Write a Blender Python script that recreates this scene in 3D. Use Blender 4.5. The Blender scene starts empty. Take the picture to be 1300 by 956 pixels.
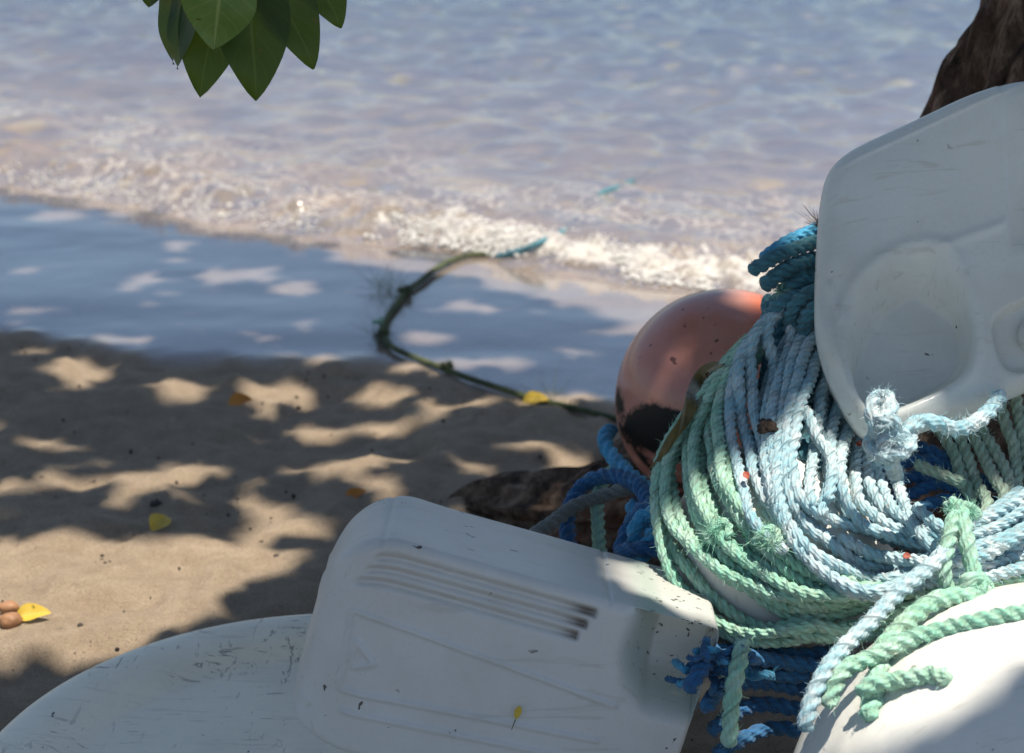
import bpy, bmesh, math, random
import numpy as np
from mathutils import Vector, Matrix, Quaternion

random.seed(7); rng = np.random.default_rng(7)
scene = bpy.context.scene
COL = scene.collection

# ------------------------------------------------------------------ camera
F_PX, W_PX, H_PX = 2400.0, 1300.0, 956.0
CAM = Vector((0, 0, 1.2)); PITCH = math.radians(19)
cam_data = bpy.data.cameras.new('camera'); cam = bpy.data.objects.new('camera', cam_data); COL.objects.link(cam)
cam.location = CAM; cam.rotation_euler = (math.radians(90) - PITCH, 0, 0)
cam_data.sensor_width = 36; cam_data.lens = 36 * F_PX / W_PX
cam_data.clip_start = 0.05; cam_data.clip_end = 3000
cam_data.dof.use_dof = True; cam_data.dof.focus_distance = 2.08; cam_data.dof.aperture_fstop = 5.4
cam_data.dof.aperture_blades = 7
scene.camera = cam

# ------------------------------------------------------------------ light
SUN = Vector((0.15, -0.13, 0.0)); SUN.z = math.sqrt(1 - SUN.x**2 - SUN.y**2)     # direction towards the sun
SUN_EL = math.asin(SUN.z); SUN_AZ = math.atan2(SUN.x, SUN.y)
world = bpy.data.worlds.new('World'); scene.world = world; world.use_nodes = True
wn = world.node_tree.nodes; wn.clear()
sky = wn.new('ShaderNodeTexSky'); sky.sky_type = 'NISHITA'; sky.sun_disc = False
sky.sun_elevation = SUN_EL; sky.sun_rotation = SUN_AZ
sky.air_density = 1.0; sky.dust_density = 0.9; sky.ozone_density = 1.0
bg = wn.new('ShaderNodeBackground'); bg.inputs[1].default_value = 0.1
wo = wn.new('ShaderNodeOutputWorld')
world.node_tree.links.new(sky.outputs[0], bg.inputs[0]); world.node_tree.links.new(bg.outputs[0], wo.inputs[0])
sun_data = bpy.data.lights.new('sun', 'SUN'); sun_data.energy = 5.0; sun_data.angle = math.radians(0.53)
sun_data.color = (1, 0.925, 0.81)
sun = bpy.data.objects.new('sun', sun_data); COL.objects.link(sun)
sun.rotation_euler = SUN.to_track_quat('Z', 'Y').to_euler()
scene.view_settings.view_transform = 'Standard'; scene.view_settings.look = 'None'
scene.view_settings.exposure = 0.6; scene.view_settings.gamma = 1
scene.render.engine = 'CYCLES'
scene.cycles.use_denoising = True
scene.cycles.max_bounces = 8; scene.cycles.transparent_max_bounces = 12
scene.cycles.sample_clamp_indirect = 4

# ------------------------------------------------------------------ helpers
FWD = Vector((0, math.cos(PITCH), -math.sin(PITCH))); UP = Vector((0, math.sin(PITCH), math.cos(PITCH))); RIGHT = Vector((1, 0, 0))
CAMROT = Matrix((RIGHT, UP, -FWD)).transposed()          # camera axes -> world
def ray(px, py): return FWD + RIGHT * ((px - W_PX / 2) / F_PX) + UP * ((H_PX / 2 - py) / F_PX)
def pt(px, py, d): return CAM + ray(px, py) * d
def ground(px, py, z=0.0):
    r = ray(px, py); return CAM + r * ((z - CAM.z) / r.z)
def shadow_xy(p): return (p.x - SUN.x / SUN.z * p.z, p.y - SUN.y / SUN.z * p.z)

def tag(o, label=None, cat=None, group=None, kind=None):
    if label: o['label'] = label
    if cat: o['category'] = cat
    if group: o['group'] = group
    if kind: o['kind'] = kind
    return o
def empty(name, loc=(0, 0, 0)):
    o = bpy.data.objects.new(name, None); COL.objects.link(o); o.location = loc; o.empty_display_size = 0.05
    return o
def mesh_obj(name, verts, faces, mat, parent=None, smooth=True, uv=None, attrs=None):
    me = bpy.data.meshes.new(name)
    verts = np.asarray(verts, dtype=np.float32)
    if isinstance(faces, np.ndarray) and faces.ndim == 2:
        nf, k = faces.shape
        me.vertices.add(len(verts)); me.vertices.foreach_set('co', verts.ravel())
        me.loops.add(nf * k); me.loops.foreach_set('vertex_index', faces.astype(np.int32).ravel())
        me.polygons.add(nf); me.polygons.foreach_set('loop_start', np.arange(nf, dtype=np.int32) * k)
        me.update(calc_edges=True)
    else:
        me.from_pydata([tuple(v) for v in verts], [], faces); me.update()
    if uv is not None:
        l = me.uv_layers.new(name='UVMap'); idx = np.empty(len(me.loops), dtype=np.int32); me.loops.foreach_get('vertex_index', idx)
        l.data.foreach_set('uv', np.asarray(uv, dtype=np.float32)[idx].ravel())
    for k, v in (attrs or {}).items():
        a = me.attributes.new(k, 'FLOAT', 'POINT'); a.data.foreach_set('value', np.asarray(v, dtype=np.float32))
    if smooth: me.polygons.foreach_set('use_smooth', np.ones(len(me.polygons), dtype=bool))
    me.validate()
    o = bpy.data.objects.new(name, me); COL.objects.link(o)
    if mat: me.materials.append(mat)
    if parent:
        o.parent = parent; o.matrix_parent_inverse = Matrix.Translation(-parent.location)
    return o
def grid_faces(nu, nv, wrap_v=False):
    """rows nu, columns nv; vertex index = i*nv+j"""
    i, j = np.meshgrid(np.arange(nu - 1), np.arange(nv if wrap_v else nv - 1), indexing='ij')
    j2 = (j + 1) % nv
    return np.stack([i * nv + j, i * nv + j2, (i + 1) * nv + j2, (i + 1) * nv + j], -1).reshape(-1, 4)

# vectorised value noise
_tab = rng.random((64, 64, 64)).astype(np.float32)
def vnoise(x, y, z=0.0):
    x = np.asarray(x, float); y = np.asarray(y, float); z = np.asarray(z, float) + np.zeros_like(x)
    xi = np.floor(x).astype(int); yi = np.floor(y).astype(int); zi = np.floor(z).astype(int)
    fx, fy, fz = x - xi, y - yi, z - zi
    fx, fy, fz = [f * f * (3 - 2 * f) for f in (fx, fy, fz)]
    def t(a, b, c): return _tab[(xi + a) & 63, (yi + b) & 63, (zi + c) & 63]
    r = 0
    for a in (0, 1):
        for b in (0, 1):
            for c in (0, 1):
                r = r + t(a, b, c) * (fx if a else 1 - fx) * (fy if b else 1 - fy) * (fz if c else 1 - fz)
    return r * 2 - 1
def fbm(x, y, z=0.0, n=4):
    s, a = 0, 1.0
    for k in range(n):
        s = s + a * vnoise(x * 2**k + 13.1 * k, y * 2**k + 7.7 * k, np.asarray(z) * 2**k); a *= 0.5
    return s
def sstep(a, b, x):
    t = np.clip((np.asarray(x, float) - a) / (b - a), 0, 1); return t * t * (3 - 2 * t)
def spline(pts, step, closed=False):
    """Catmull-Rom through pts, resampled at an even step"""
    P = np.asarray([tuple(p) for p in pts], float)
    Q = np.vstack([2 * P[0] - P[1], P, 2 * P[-1] - P[-2]])
    out = []
    for i in range(1, len(Q) - 2):
        p0, p1, p2, p3 = Q[i - 1:i + 3]; n = max(4, int(np.linalg.norm(p2 - p1) / step * 2))
        t = np.linspace(0, 1, n, endpoint=False)[:, None]
        out.append(0.5 * (2 * p1 + (p2 - p0) * t + (2 * p0 - 5 * p1 + 4 * p2 - p3) * t**2 + (3 * p1 - p0 - 3 * p2 + p3) * t**3))
    out = np.vstack(out + [P[-1:]])
    s = np.r_[0, np.cumsum(np.linalg.norm(np.diff(out, axis=0), axis=1))]
    n = max(3, int(s[-1] / step))
    si = np.linspace(0, s[-1], n)
    return np.stack([np.interp(si, s, out[:, k]) for k in range(P.shape[1])], 1)
def frames(P):
    T = np.gradient(P, axis=0); T /= np.linalg.norm(T, axis=1)[:, None] + 1e-12
    N = np.zeros_like(T); a = np.array([0, 0, 1.0]) if abs(T[0, 2]) < .9 else np.array([1.0, 0, 0])
    n = a - T[0] * (a @ T[0]); N[0] = n / np.linalg.norm(n)
    for i in range(1, len(P)):
        n = N[i - 1] - T[i] * (N[i - 1] @ T[i]); N[i] = n / (np.linalg.norm(n) + 1e-12)
    return T, N, np.cross(T, N)

# ------------------------------------------------------------------ materials
class NT:
    def __init__(s, name):
        s.m = bpy.data.materials.new(name); s.m.use_nodes = True; s.t = s.m.node_tree; s.t.nodes.clear()
        s.out = s.n('ShaderNodeOutputMaterial')
    def n(s, typ, **kw):
        o = s.t.nodes.new(typ)
        for k, v in kw.items(): setattr(o, k, v)
        return o
    def set(s, sock, v):
        if isinstance(v, bpy.types.NodeSocket): s.t.links.new(v, sock)
        elif v is not None: sock.default_value = v
    def noise(s, scale, detail=4, rough=.55, vec=None, out=0, dist=0.0):
        o = s.n('ShaderNodeTexNoise'); o.inputs['Scale'].default_value = scale; o.inputs['Detail'].default_value = detail
        o.inputs['Roughness'].default_value = rough; o.inputs['Distortion'].default_value = dist
        if vec: s.t.links.new(vec, o.inputs['Vector'])
        return o.outputs[out]
    def ramp(s, fac, stops, interp='LINEAR'):
        o = s.n('ShaderNodeValToRGB'); o.color_ramp.interpolation = interp
        e = o.color_ramp.elements
        while len(e) < len(stops): e.new(0.5)
        for el, (p, c) in zip(e, stops):
            el.position = p; el.color = (c, c, c, 1) if isinstance(c, (int, float)) else (*c, 1)
        s.set(o.inputs[0], fac); return o.outputs[0]
    def mix(s, fac, a, b, blend='MIX'):
        o = s.n('ShaderNodeMix', data_type='RGBA', blend_type=blend)
        f = lambda c: (*c, 1) if isinstance(c, tuple) and len(c) == 3 else c
        s.set(o.inputs[0], fac); s.set(o.inputs[6], f(a)); s.set(o.inputs[7], f(b)); return o.outputs[2]
    def math(s, op, a, b=None, c=None):
        o = s.n('ShaderNodeMath', operation=op); s.set(o.inputs[0], a); s.set(o.inputs[1], b)
        if c is not None: s.set(o.inputs[2], c)
        return o.outputs[0]
    def attr(s, name): return s.n('ShaderNodeAttribute', attribute_name=name).outputs['Fac']
    def coord(s, kind='Object'): return s.n('ShaderNodeTexCoord').outputs[kind]
    def mapping(s, vec, scale=(1, 1, 1), rot=(0, 0, 0)):
        o = s.n('ShaderNodeMapping'); o.inputs['Scale'].default_value = scale; o.inputs['Rotation'].default_value = rot
        s.t.links.new(vec, o.inputs['Vector']); return o.outputs[0]
    def bump(s, h, strength=.5, dist=.01, normal=None):
        o = s.n('ShaderNodeBump'); o.inputs['Strength'].default_value = strength; o.inputs['Distance'].default_value = dist
        s.set(o.inputs['Height'], h)
        if normal: s.t.links.new(normal, o.inputs['Normal'])
        return o.outputs[0]
    def principled(s, color, rough=.6, normal=None, **kw):
        o = s.n('ShaderNodeBsdfPrincipled')
        s.set(o.inputs['Base Color'], (*color, 1) if isinstance(color, tuple) and len(color) == 3 else color)
        s.set(o.inputs['Roughness'], rough)
        if normal: s.t.links.new(normal, o.inputs['Normal'])
        for k, v in kw.items(): s.set(o.inputs[k.replace('_', ' ')], v)
        return o.outputs[0]
    def mixsh(s, fac, a, b):
        o = s.n('ShaderNodeMixShader'); s.set(o.inputs[0], fac); s.t.links.new(a, o.inputs[1]); s.t.links.new(b, o.inputs[2]); return o.outputs[0]
    def done(s, sh): s.t.links.new(sh, s.out.inputs[0]); return s.m

def mat_sand():
    k = NT('sand'); co = k.coord('Object')
    wet = k.attr('wet'); under = k.attr('under')
    big = k.noise(1.7, 4, vec=co); mid = k.noise(26, 5, .6, vec=co); grain = k.noise(420, 3, .7, vec=co)
    dry = k.mix(k.ramp(mid, [(.3, 0), (.7, 1)]), (.345, .258, .172), (.47, .365, .255))
    dry = k.mix(k.ramp(grain, [(.38, .55), (.52, 0)]), dry, (.12, .09, .07))
    dry = k.mix(k.ramp(grain, [(.62, 0), (.75, .5)]), dry, (.6, .53, .43))
    dry = k.mix(k.ramp(big, [(.35, .0), (.7, .35)]), dry, (.27, .215, .16))
    dark = k.noise(9, 6, .75, vec=co)
    dry = k.mix(k.ramp(dark, [(.6, 0), (.72, .6)]), dry, (.11, .085, .065))
    wetc = k.mix(k.ramp(mid, [(.3, 0), (.7, 1)]), (.185, .15, .125), (.225, .182, .155))
    col = k.mix(wet, dry, wetc)
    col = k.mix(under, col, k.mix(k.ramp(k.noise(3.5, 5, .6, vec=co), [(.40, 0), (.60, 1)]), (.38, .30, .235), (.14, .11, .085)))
    rough = k.ramp(wet, [(0, .95), (.35, .7), (.8, .2), (1, .13)])
    h = k.math('ADD', k.math('MULTIPLY', mid, 1.0), k.math('MULTIPLY', grain, .45))
    inv = k.math('SUBTRACT', 1.0, k.math('MULTIPLY', wet, .97))
    b = k.n('ShaderNodeBump'); b.inputs['Distance'].default_value = .02; k.set(b.inputs['Height'], h); k.set(b.inputs['Strength'], k.math('MULTIPLY', inv, .8))
    o = k.principled(col, rough, b.outputs[0], Specular_IOR_Level=k.math('MULTIPLY_ADD', wet, .45, .25), Coat_Weight=k.math('MULTIPLY', k.ramp(wet, [(.5, 0), (.95, 1)]), .9), Coat_Roughness=.06, Coat_IOR=1.36)
    return k.done(o)
def mat_water():
    k = NT('sea_water'); co = k.coord('Object')
    foam = k.attr('foam'); 
    n1 = k.noise(14, 3, .5, vec=k.mapping(co, (1, 1.5, 1))); n2 = k.noise(48, 2, .5, vec=co)
    nor = k.bump(k.math('ADD', n1, k.math('MULTIPLY', n2, .08)), .36, .022)
    fr = k.n('ShaderNodeFresnel'); fr.inputs['IOR'].default_value = 1.33; k.t.links.new(nor, fr.inputs['Normal'])
    gl = k.n('ShaderNodeBsdfGlossy'); gl.inputs['Roughness'].default_value = .11; k.t.links.new(nor, gl.inputs['Normal'])
    tr = k.n('ShaderNodeBsdfTransparent'); k.set(tr.inputs[0], k.mix(k.attr('depth'), (.95, .93, .89), (.72, .79, .77)))
    w = k.mixsh(k.math('MULTIPLY', fr.outputs[0], .72), tr.outputs[0], gl.outputs[0])
    bub = k.noise(60, 4, .7, vec=co); bub2 = k.noise(11, 4, .65, vec=co)
    f = k.math('ADD', foam, k.math('MULTIPLY_ADD', k.math('ADD', k.math('MULTIPLY', bub, .55), k.math('MULTIPLY', bub2, .45)), 1.9, -.95))
    fm = k.ramp(f, [(.42, 0), (.70, .9)])
    silt = k.n('ShaderNodeBsdfDiffuse'); k.set(silt.inputs[0], k.mix(k.noise(9, 4, .6, vec=k.mapping(co, (1, 2, 1))), (.22, .165, .125), (.40, .31, .24)))
    w = k.mixsh(k.math('MULTIPLY', k.attr('silt'), k.ramp(k.noise(5, 4, .6, vec=k.mapping(co, (1, 2.2, 1))), [(.3, .35), (.7, 1)])), w, silt.outputs[0])
    vo = k.n('ShaderNodeTexVoronoi', feature='DISTANCE_TO_EDGE'); vo.inputs['Scale'].default_value = 13
    wa = k.n('ShaderNodeVectorMath', operation='MULTIPLY_ADD'); k.t.links.new(k.noise(6, 3, .6, vec=co, out=1), wa.inputs[0]); wa.inputs[1].default_value = (.35, .35, .35); k.t.links.new(k.mapping(co, (1, 1.6, 1)), wa.inputs[2])
    k.t.links.new(wa.outputs[0], vo.inputs['Vector'])
    lace = k.math('MULTIPLY', k.ramp(vo.outputs['Distance'], [(.02, 1), (.13, 0)]), k.math('MULTIPLY', k.attr('lace'), k.ramp(bub, [(.35, .2), (.6, 1)])))
    fm = k.math('MAXIMUM', fm, lace)
    fo = k.principled((.56, .53, .48), .6, k.bump(bub, .8, .012))
    return k.done(k.mixsh(fm, w, fo))
def mat_rope(name, c1, c2, dirt=(.30, .25, .18), pale=(.72, .76, .72), palef=.5):
    k = NT(name); co = k.coord('Object'); uv = k.coord('UV')
    big = k.noise(7, 3, .6, vec=co); fine = k.noise(170, 3, .65, vec=co); mid = k.noise(38, 4, .6, vec=co)
    col = k.mix(k.ramp(big, [(.35, 0), (.65, 1)]), c1, c2)
    col = k.mix(k.math('MULTIPLY', k.ramp(mid, [(.45, 0), (.7, 1)]), palef), col, pale)
    sep = k.n('ShaderNodeSeparateXYZ'); k.t.links.new(uv, sep.inputs[0])
    # yarns: thin stripes running across the lay of each strand
    wv = k.math('SINE', k.math('ADD', k.math('MULTIPLY', sep.outputs[0], 62.83), k.math('MULTIPLY', sep.outputs[1], 1400)))
    yarn = k.math('MULTIPLY_ADD', wv, .5, .5)
    col = k.mix(k.math('MULTIPLY', yarn, .22), col, tuple(v * .55 for v in c1))
    col = k.mix(k.math('MULTIPLY', k.ramp(fine, [(.54, 0), (.72, 1)]), .55), col, dirt)
    col = k.mix(k.ramp(k.noise(16, 5, .7, vec=co), [(.55, 0), (.75, .4)]), col, dirt)
    # darker towards the grooves between strands
    gro = k.attr('groove')
    col = k.mix(k.math('MULTIPLY', gro, .45), col, dirt)
    nor = k.bump(k.math('ADD', k.math('MULTIPLY', yarn, .5), fine), .75, .0016)
    p = k.principled(col, .72, nor, Specular_IOR_Level=.3, Sheen_Weight=.25)
    tl = k.n('ShaderNodeBsdfTranslucent'); k.set(tl.inputs[0], col)
    return k.done(k.mixsh(.12, p, tl.outputs[0]))
def mat_plastic(name, base, spots=.5, rough=.38, transl=.3, stain=(.06, .045, .035), grime=(.45, .42, .34), scuff=0.0):
    k = NT(name); co = k.coord('Object')
    sp = k.noise(55, 2, .5, vec=co, dist=.6); sp2 = k.noise(9, 3, .6, vec=co); gr = k.noise(4.5, 5, .65, vec=co); fi = k.noise(210, 3, .6, vec=co)
    m = k.math('MULTIPLY', k.ramp(sp, [(.70, 0), (.715, 1)]), k.ramp(sp2, [(.5, 0), (.56, 1)]))
    col = k.mix(k.math('MULTIPLY', k.ramp(gr, [(.45, 0), (.72, 1)]), .36), base, grime)
    col = k.mix(k.math('MULTIPLY', k.ramp(fi, [(.5, 0), (.8, 1)]), .12), col, grime)
    if scuff:
        st = k.mapping(co, (14, 75, 40), (0, 0, .5)); sc = k.noise(1, 4, .7, vec=st, dist=1.2)
        s2 = k.mapping(co, (60, 12, 40), (0, 0, -.4)); sd = k.noise(1, 4, .7, vec=s2, dist=1.5)
        area = k.ramp(k.noise(6, 3, .6, vec=co), [(.42, 0), (.6, 1)])
        f = k.math('MULTIPLY', k.math('MAXIMUM', k.ramp(sc, [(.595, 0), (.63, 1)]), k.ramp(sd, [(.61, 0), (.64, 1)])), area)
        col = k.mix(k.math('MULTIPLY', f, scuff), col, (.09, .07, .055))
        ru = k.noise(7.3, 4, .6, vec=k.mapping(co, (1, 2, 1))); col = k.mix(k.ramp(ru, [(.66, 0), (.68, .8)]), col, (.17, .07, .05))
    col = k.mix(k.math('MULTIPLY', k.attr('algae'), .55), col, (.36, .50, .42))
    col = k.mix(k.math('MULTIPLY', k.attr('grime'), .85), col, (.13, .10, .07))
    col = k.mix(k.math('MULTIPLY', k.attr('dirty'), k.ramp(k.noise(85, 3, .6, vec=co), [(.62, 0), (.66, .9)])), col, (.05, .04, .03))
    sx_ = k.noise(1, 3, .6, vec=k.mapping(co, (9, 160, 60), (.3, .2, .5)), dist=.6)
    col = k.mix(k.ramp(sx_, [(.60, 0), (.68, .28)]), col, grime)
    col = k.mix(k.math('MULTIPLY', m, spots), col, stain)
    p = k.principled(col, k.math('MULTIPLY_ADD', gr, .25, rough - .12), k.bump(k.math('ADD', k.math('MULTIPLY', gr, 2.0), k.math('MULTIPLY', fi, .06)), .25, .004), Specular_IOR_Level=.45)
    tl = k.n('ShaderNodeBsdfTranslucent'); k.set(tl.inputs[0], col)
    return k.done(k.mixsh(transl, p, tl.outputs[0]))
def mat_buoy():
    k = NT('orange_vinyl'); co = k.coord('Object')
    n = k.noise(9, 4, .6, vec=co); sp = k.noise(48, 2, .5, vec=co); fi = k.noise(130, 3, .65, vec=co)
    col = k.mix(k.ramp(n, [(.3, 0), (.75, 1)]), (.56, .215, .155), (.63, .35, .28))
    col = k.mix(k.attr('sun_glow'), col, (.72, .15, .035))  # sun glowing through the upper right side, painted as brighter orange
    col = k.mix(k.math('MULTIPLY', k.ramp(fi, [(.55, 0), (.75, 1)]), .2), col, (.30, .13, .10))
    col = k.mix(k.ramp(sp, [(.68, 0), (.70, .85)]), col, (.10, .04, .03))
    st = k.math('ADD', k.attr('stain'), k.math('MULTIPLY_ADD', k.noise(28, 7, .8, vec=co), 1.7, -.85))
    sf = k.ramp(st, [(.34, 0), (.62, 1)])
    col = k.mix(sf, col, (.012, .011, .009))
    p = k.principled(col, k.math('MULTIPLY_ADD', sf, .5, .17), k.bump(k.math('ADD', n, k.math('MULTIPLY', fi, .15)), .2, .004))
    tl = k.n('ShaderNodeBsdfTranslucent'); k.set(tl.inputs[0], col)
    return k.done(k.mixsh(.22, p, tl.outputs[0]))
def mat_bark():
    k = NT('bark'); co = k.coord('Object')
    a = k.noise(26, 6, .7, vec=k.mapping(co, (1, 1, .35))); b = k.noise(7, 4, .6, vec=co); f = k.noise(120, 4, .7, vec=co)
    col = k.ramp(a, [(.36, (.02, .013, .010)), (.5, (.10, .065, .045)), (.66, (.30, .21, .15))])
    col = k.mix(k.ramp(b, [(.54, 0), (.68, .7)]), col, (.24, .085, .045))
    col = k.mix(k.ramp(f, [(.6, 0), (.8, .5)]), col, (.24, .2, .15))
    return k.done(k.principled(col, .9, k.bump(k.math('ADD', a, k.math('MULTIPLY', f, .35)), .9, .02), Specular_IOR_Level=.2))
def mat_leaf(name, c1, c2, vein, transl=.32, rough=.42):
    k = NT(name); uv = k.coord('UV'); co = k.coord('Object')
    s = k.n('ShaderNodeSeparateXYZ'); k.t.links.new(uv, s.inputs[0])
    u, v = s.outputs[0], s.outputs[1]                                   # u across -1..1 (stored 0..1), v along
    au = k.math('ABSOLUTE', k.math('MULTIPLY_ADD', u, 2.0, -1.0))
    mid = k.ramp(au, [(.02, 1), (.07, 0)])
    side = k.math('SINE', k.math('MULTIPLY', k.math('SUBTRACT', v, k.math('MULTIPLY', au, .28)), 40))
    sv = k.math('MULTIPLY', k.ramp(side, [(.93, 0), (1, 1)]), .35)
    n = k.noise(30, 4, .6, vec=co)
    col = k.mix(k.ramp(n, [(.3, 0), (.7, 1)]), c1, c2)
    col = k.mix(k.math('MAXIMUM', k.math('MULTIPLY', mid, .8), sv), col, vein)
    col = k.mix(k.ramp(k.noise(75, 2, .5, vec=co), [(.68, 0), (.72, .8)]), col, (.07, .045, .02))
    p = k.principled(col, rough, k.bump(k.math('SUBTRACT', n, mid), .3, .003), Specular_IOR_Level=.28)
    tl = k.n('ShaderNodeBsdfTranslucent'); k.set(tl.inputs[0], k.mix(.5, col, (.26, .36, .02)))
    return k.done(k.mixsh(transl, p, tl.outputs[0]))
def mat_plain(name, c, rough=.7, var=.3, scale=60, transl=0):
    k = NT(name); n = k.noise(scale, 4, .65, vec=k.coord('Object'))
    col = k.mix(k.ramp(n, [(.35, 0), (.7, 1)]), tuple(v * (1 - var) for v in c), tuple(min(1, v * (1 + var)) for v in c))
    p = k.principled(col, rough, k.bump(n, .5, .003))
    if transl:
        tl = k.n('ShaderNodeBsdfTranslucent'); k.set(tl.inputs[0], col); p = k.mixsh(transl, p, tl.outputs[0])
    return k.done(p)

M = dict(
    sand=mat_sand(), water=mat_water(), bark=mat_bark(), buoy=mat_buoy(),
    green=mat_rope('pale_green_rope', (.24, .56, .42), (.40, .70, .54), dirt=(.26, .25, .16), pale=(.64, .82, .70), palef=.7),
    blue=mat_rope('pale_blue_rope', (.24, .52, .62), (.48, .69, .75), dirt=(.36, .29, .24), pale=(.78, .83, .83), palef=.75),
    olive=mat_rope('weathered_green_rope', (.25, .42, .33), (.40, .54, .43), dirt=(.22, .18, .11), pale=(.6, .66, .52), palef=.7),
    deep=mat_rope('deep_blue_rope', (.015, .10, .27), (.03, .17, .36), dirt=(.03, .06, .11), pale=(.12, .36, .58), palef=.4),
    sky=mat_rope('bright_blue_rope', (.05, .35, .62), (.09, .45, .70), dirt=(.05, .16, .25), pale=(.3, .6, .75), palef=.3),
    teal=mat_rope('dark_teal_rope', (.05, .19, .24), (.08, .27, .34), dirt=(.05, .06, .055), pale=(.12, .42, .52), palef=.5),
    grey=mat_rope('grey_rope', (.17, .19, .18), (.25, .27, .25), dirt=(.12, .1, .07), pale=(.36, .38, .35)),
    moss=mat_rope('mossy_rope', (.045, .07, .025), (.10, .13, .04), dirt=(.02, .02, .012), pale=(.24, .25, .09), palef=.5),
    jug=mat_plastic('white_jug_plastic', (.74, .73, .70), .9, .4, .28),
    jug2=mat_plastic('translucent_jug_plastic', (.80, .84, .83), .9, .2, .5),
    drum=mat_plastic('scuffed_white_paint', (.88, .79, .62), .9, .42, .0, scuff=.6),
    float=mat_plastic('white_float_vinyl', (.78, .77, .72), .6, .42, .1),
    leaf=mat_leaf('green_leaf', (.017, .045, .007), (.028, .066, .010), (.07, .11, .028)),
    sun_tint=mat_leaf('leaf_sun_tint', (.11, .19, .045), (.17, .26, .07), (.34, .40, .14), .35, .3),  # sunlight on the front leaf, painted in as a paler green
    yleaf=mat_leaf('yellow_leaf', (.62, .40, .04), (.72, .5, .08), (.7, .55, .2), .25, .5),
    oleaf=mat_leaf('orange_leaf', (.45, .14, .03), (.55, .22, .05), (.5, .3, .1), .2, .6),
    nut=mat_plain('dry_nut', (.30, .15, .07), .6), debris=mat_plain('dark_debris', (.045, .035, .028), .9),
    weed=mat_plain('dried_seaweed', (.15, .11, .035), .45, .35, 45, .25), seed=mat_plain('seed_husk', (.055, .035, .025), .9, .5, 220),
    red=mat_plain('dry_red_leaf', (.30, .055, .025), .6), foamm=mat_plain('foam', (.66, .64, .60), .5, .03),
)

# ------------------------------------------------------------------ shore layout (world metres)
def interp_line(px_pts):
    w = sorted([(p.x, p.y) for p in (ground(*q) for q in px_pts)])
    xs, ys = np.array([a for a, _ in w]), np.array([b for _, b in w])
    def f(x):
        x = np.asarray(x, float)
        r = np.interp(x, xs, ys)
        r = np.where(x < xs[0], ys[0] + (xs[0] - x) * .28, r)
        return np.where(x > xs[-1], ys[-1] - (x - xs[-1]) * .12, r)
    return f
shore_f = interp_line([(0, 236), (100, 250), (200, 270), (340, 294), (480, 311), (600, 327), (700, 350), (800, 366), (960, 382), (1100, 396)])
wet_f = interp_line([(-60, 430), (0, 437), (100, 449), (250, 461), (400, 468), (480, 473), (560, 488), (640, 505), (770, 527), (900, 550)])

def axis(fine, lo, hi, step, far):
    a = list(np.arange(lo, hi, step)); x, s = hi, step
    b = [];
    while x < far[1]: b.append(x); s *= 1.13; x += s
    b.append(far[1]); x, s = lo, step; c = []
    while x > far[0]:
        s *= 1.13; x -= s; c.append(x)
    return np.array(c[::-1] + a + b)
def beach_z(x, y):
    d = y - shore_f(x)
    z = np.where(d > 0, -.045 * d, -.012 * d)
    z = np.where(d < -4, .048 + .0 * d, z)
    return np.maximum(z, -2.5)
def wetness(x, y):
    d = y - wet_f(x) + .05 * fbm(np.asarray(x) * 3, np.asarray(y) * 3) + .012 * fbm(np.asarray(x) * 14, np.asarray(y) * 14)
    return sstep(-.05, .06, d)
gx = axis(0, -2.0, 2.2, .016, (-300, 300)); gy = axis(0, 1.6, 6.5, .016, (-40, 900))
X, Y = np.meshgrid(gx, gy, indexing='ij')
wet = wetness(X, Y)
Z = beach_z(X, Y)
lump = .010 * fbm(X * 5, Y * 5, 0, 3) + .010 * fbm(X * 17, Y * 17, 3, 4)
foot = fbm(X * 3.1 + 4, Y * 4.2, 7, 2); lump = lump - .018 * sstep(.35, .7, foot)
Z = Z + lump * (1 - .97 * wet) + wet * .0025 * fbm(X * 2, Y * 5, 2, 2)
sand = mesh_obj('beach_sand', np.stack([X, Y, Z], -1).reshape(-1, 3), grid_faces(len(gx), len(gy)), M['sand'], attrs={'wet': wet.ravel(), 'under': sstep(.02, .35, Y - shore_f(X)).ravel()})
tag(sand, 'pale dry sand turning to dark glossy wet sand at the waterline', kind='structure')

# the sea: a small bore breaking on the wet sand with rippled shallows behind
sx = axis(0, -2.6, 2.6, .017, (-300, 300))
dd = np.concatenate([np.arange(-.06, 1.0, .011), np.arange(1.0, 6.0, .02)])
s, x = .02, 6.0; ext = []
while x < 890: ext.append(x); s *= 1.1; x += s
dd = np.concatenate([dd, ext, [890]])
SX, DD = np.meshgrid(sx, dd, indexing='ij')
edge_wob = .05 * fbm(SX * 2.3, 0 * SX, 5, 3) + .02 * fbm(SX * 9, 0 * SX, 6, 3)
SY = shore_f(SX) + DD + edge_wob * np.exp(-np.abs(DD) / .5)
d = DD
front = sstep(-.03, .14, d)
ampl = .062 + .02 * fbm(SX * 1.1 + 3, 0 * SX, 9, 2)
base = beach_z(SX, shore_f(SX) + np.maximum(d, 0))
bore = ampl * front * np.exp(-np.maximum(d - .16, 0) / .55)
def waves(x, y):
    w = 0
    for (ax, ay, lam, a, ph) in ((.25, 1, .42, 1, 0), (-.35, 1, .27, .75, 1.3), (.7, 1, .19, .5, 2), (-.8, 1, .15, .4, .4), (.1, 1, .75, 1.3, 3)):
        n = math.hypot(ax, ay); k2 = 2 * math.pi / lam
        wob = 1.6 * fbm(x * .9 + ph, y * .9, ph, 2)
        w = w + a * np.sin((ax * x + ay * y) / n * k2 + ph + 2.2 * wob)
    return w
fade = np.exp(-np.maximum(SY - 30, 0) / 30)
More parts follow.
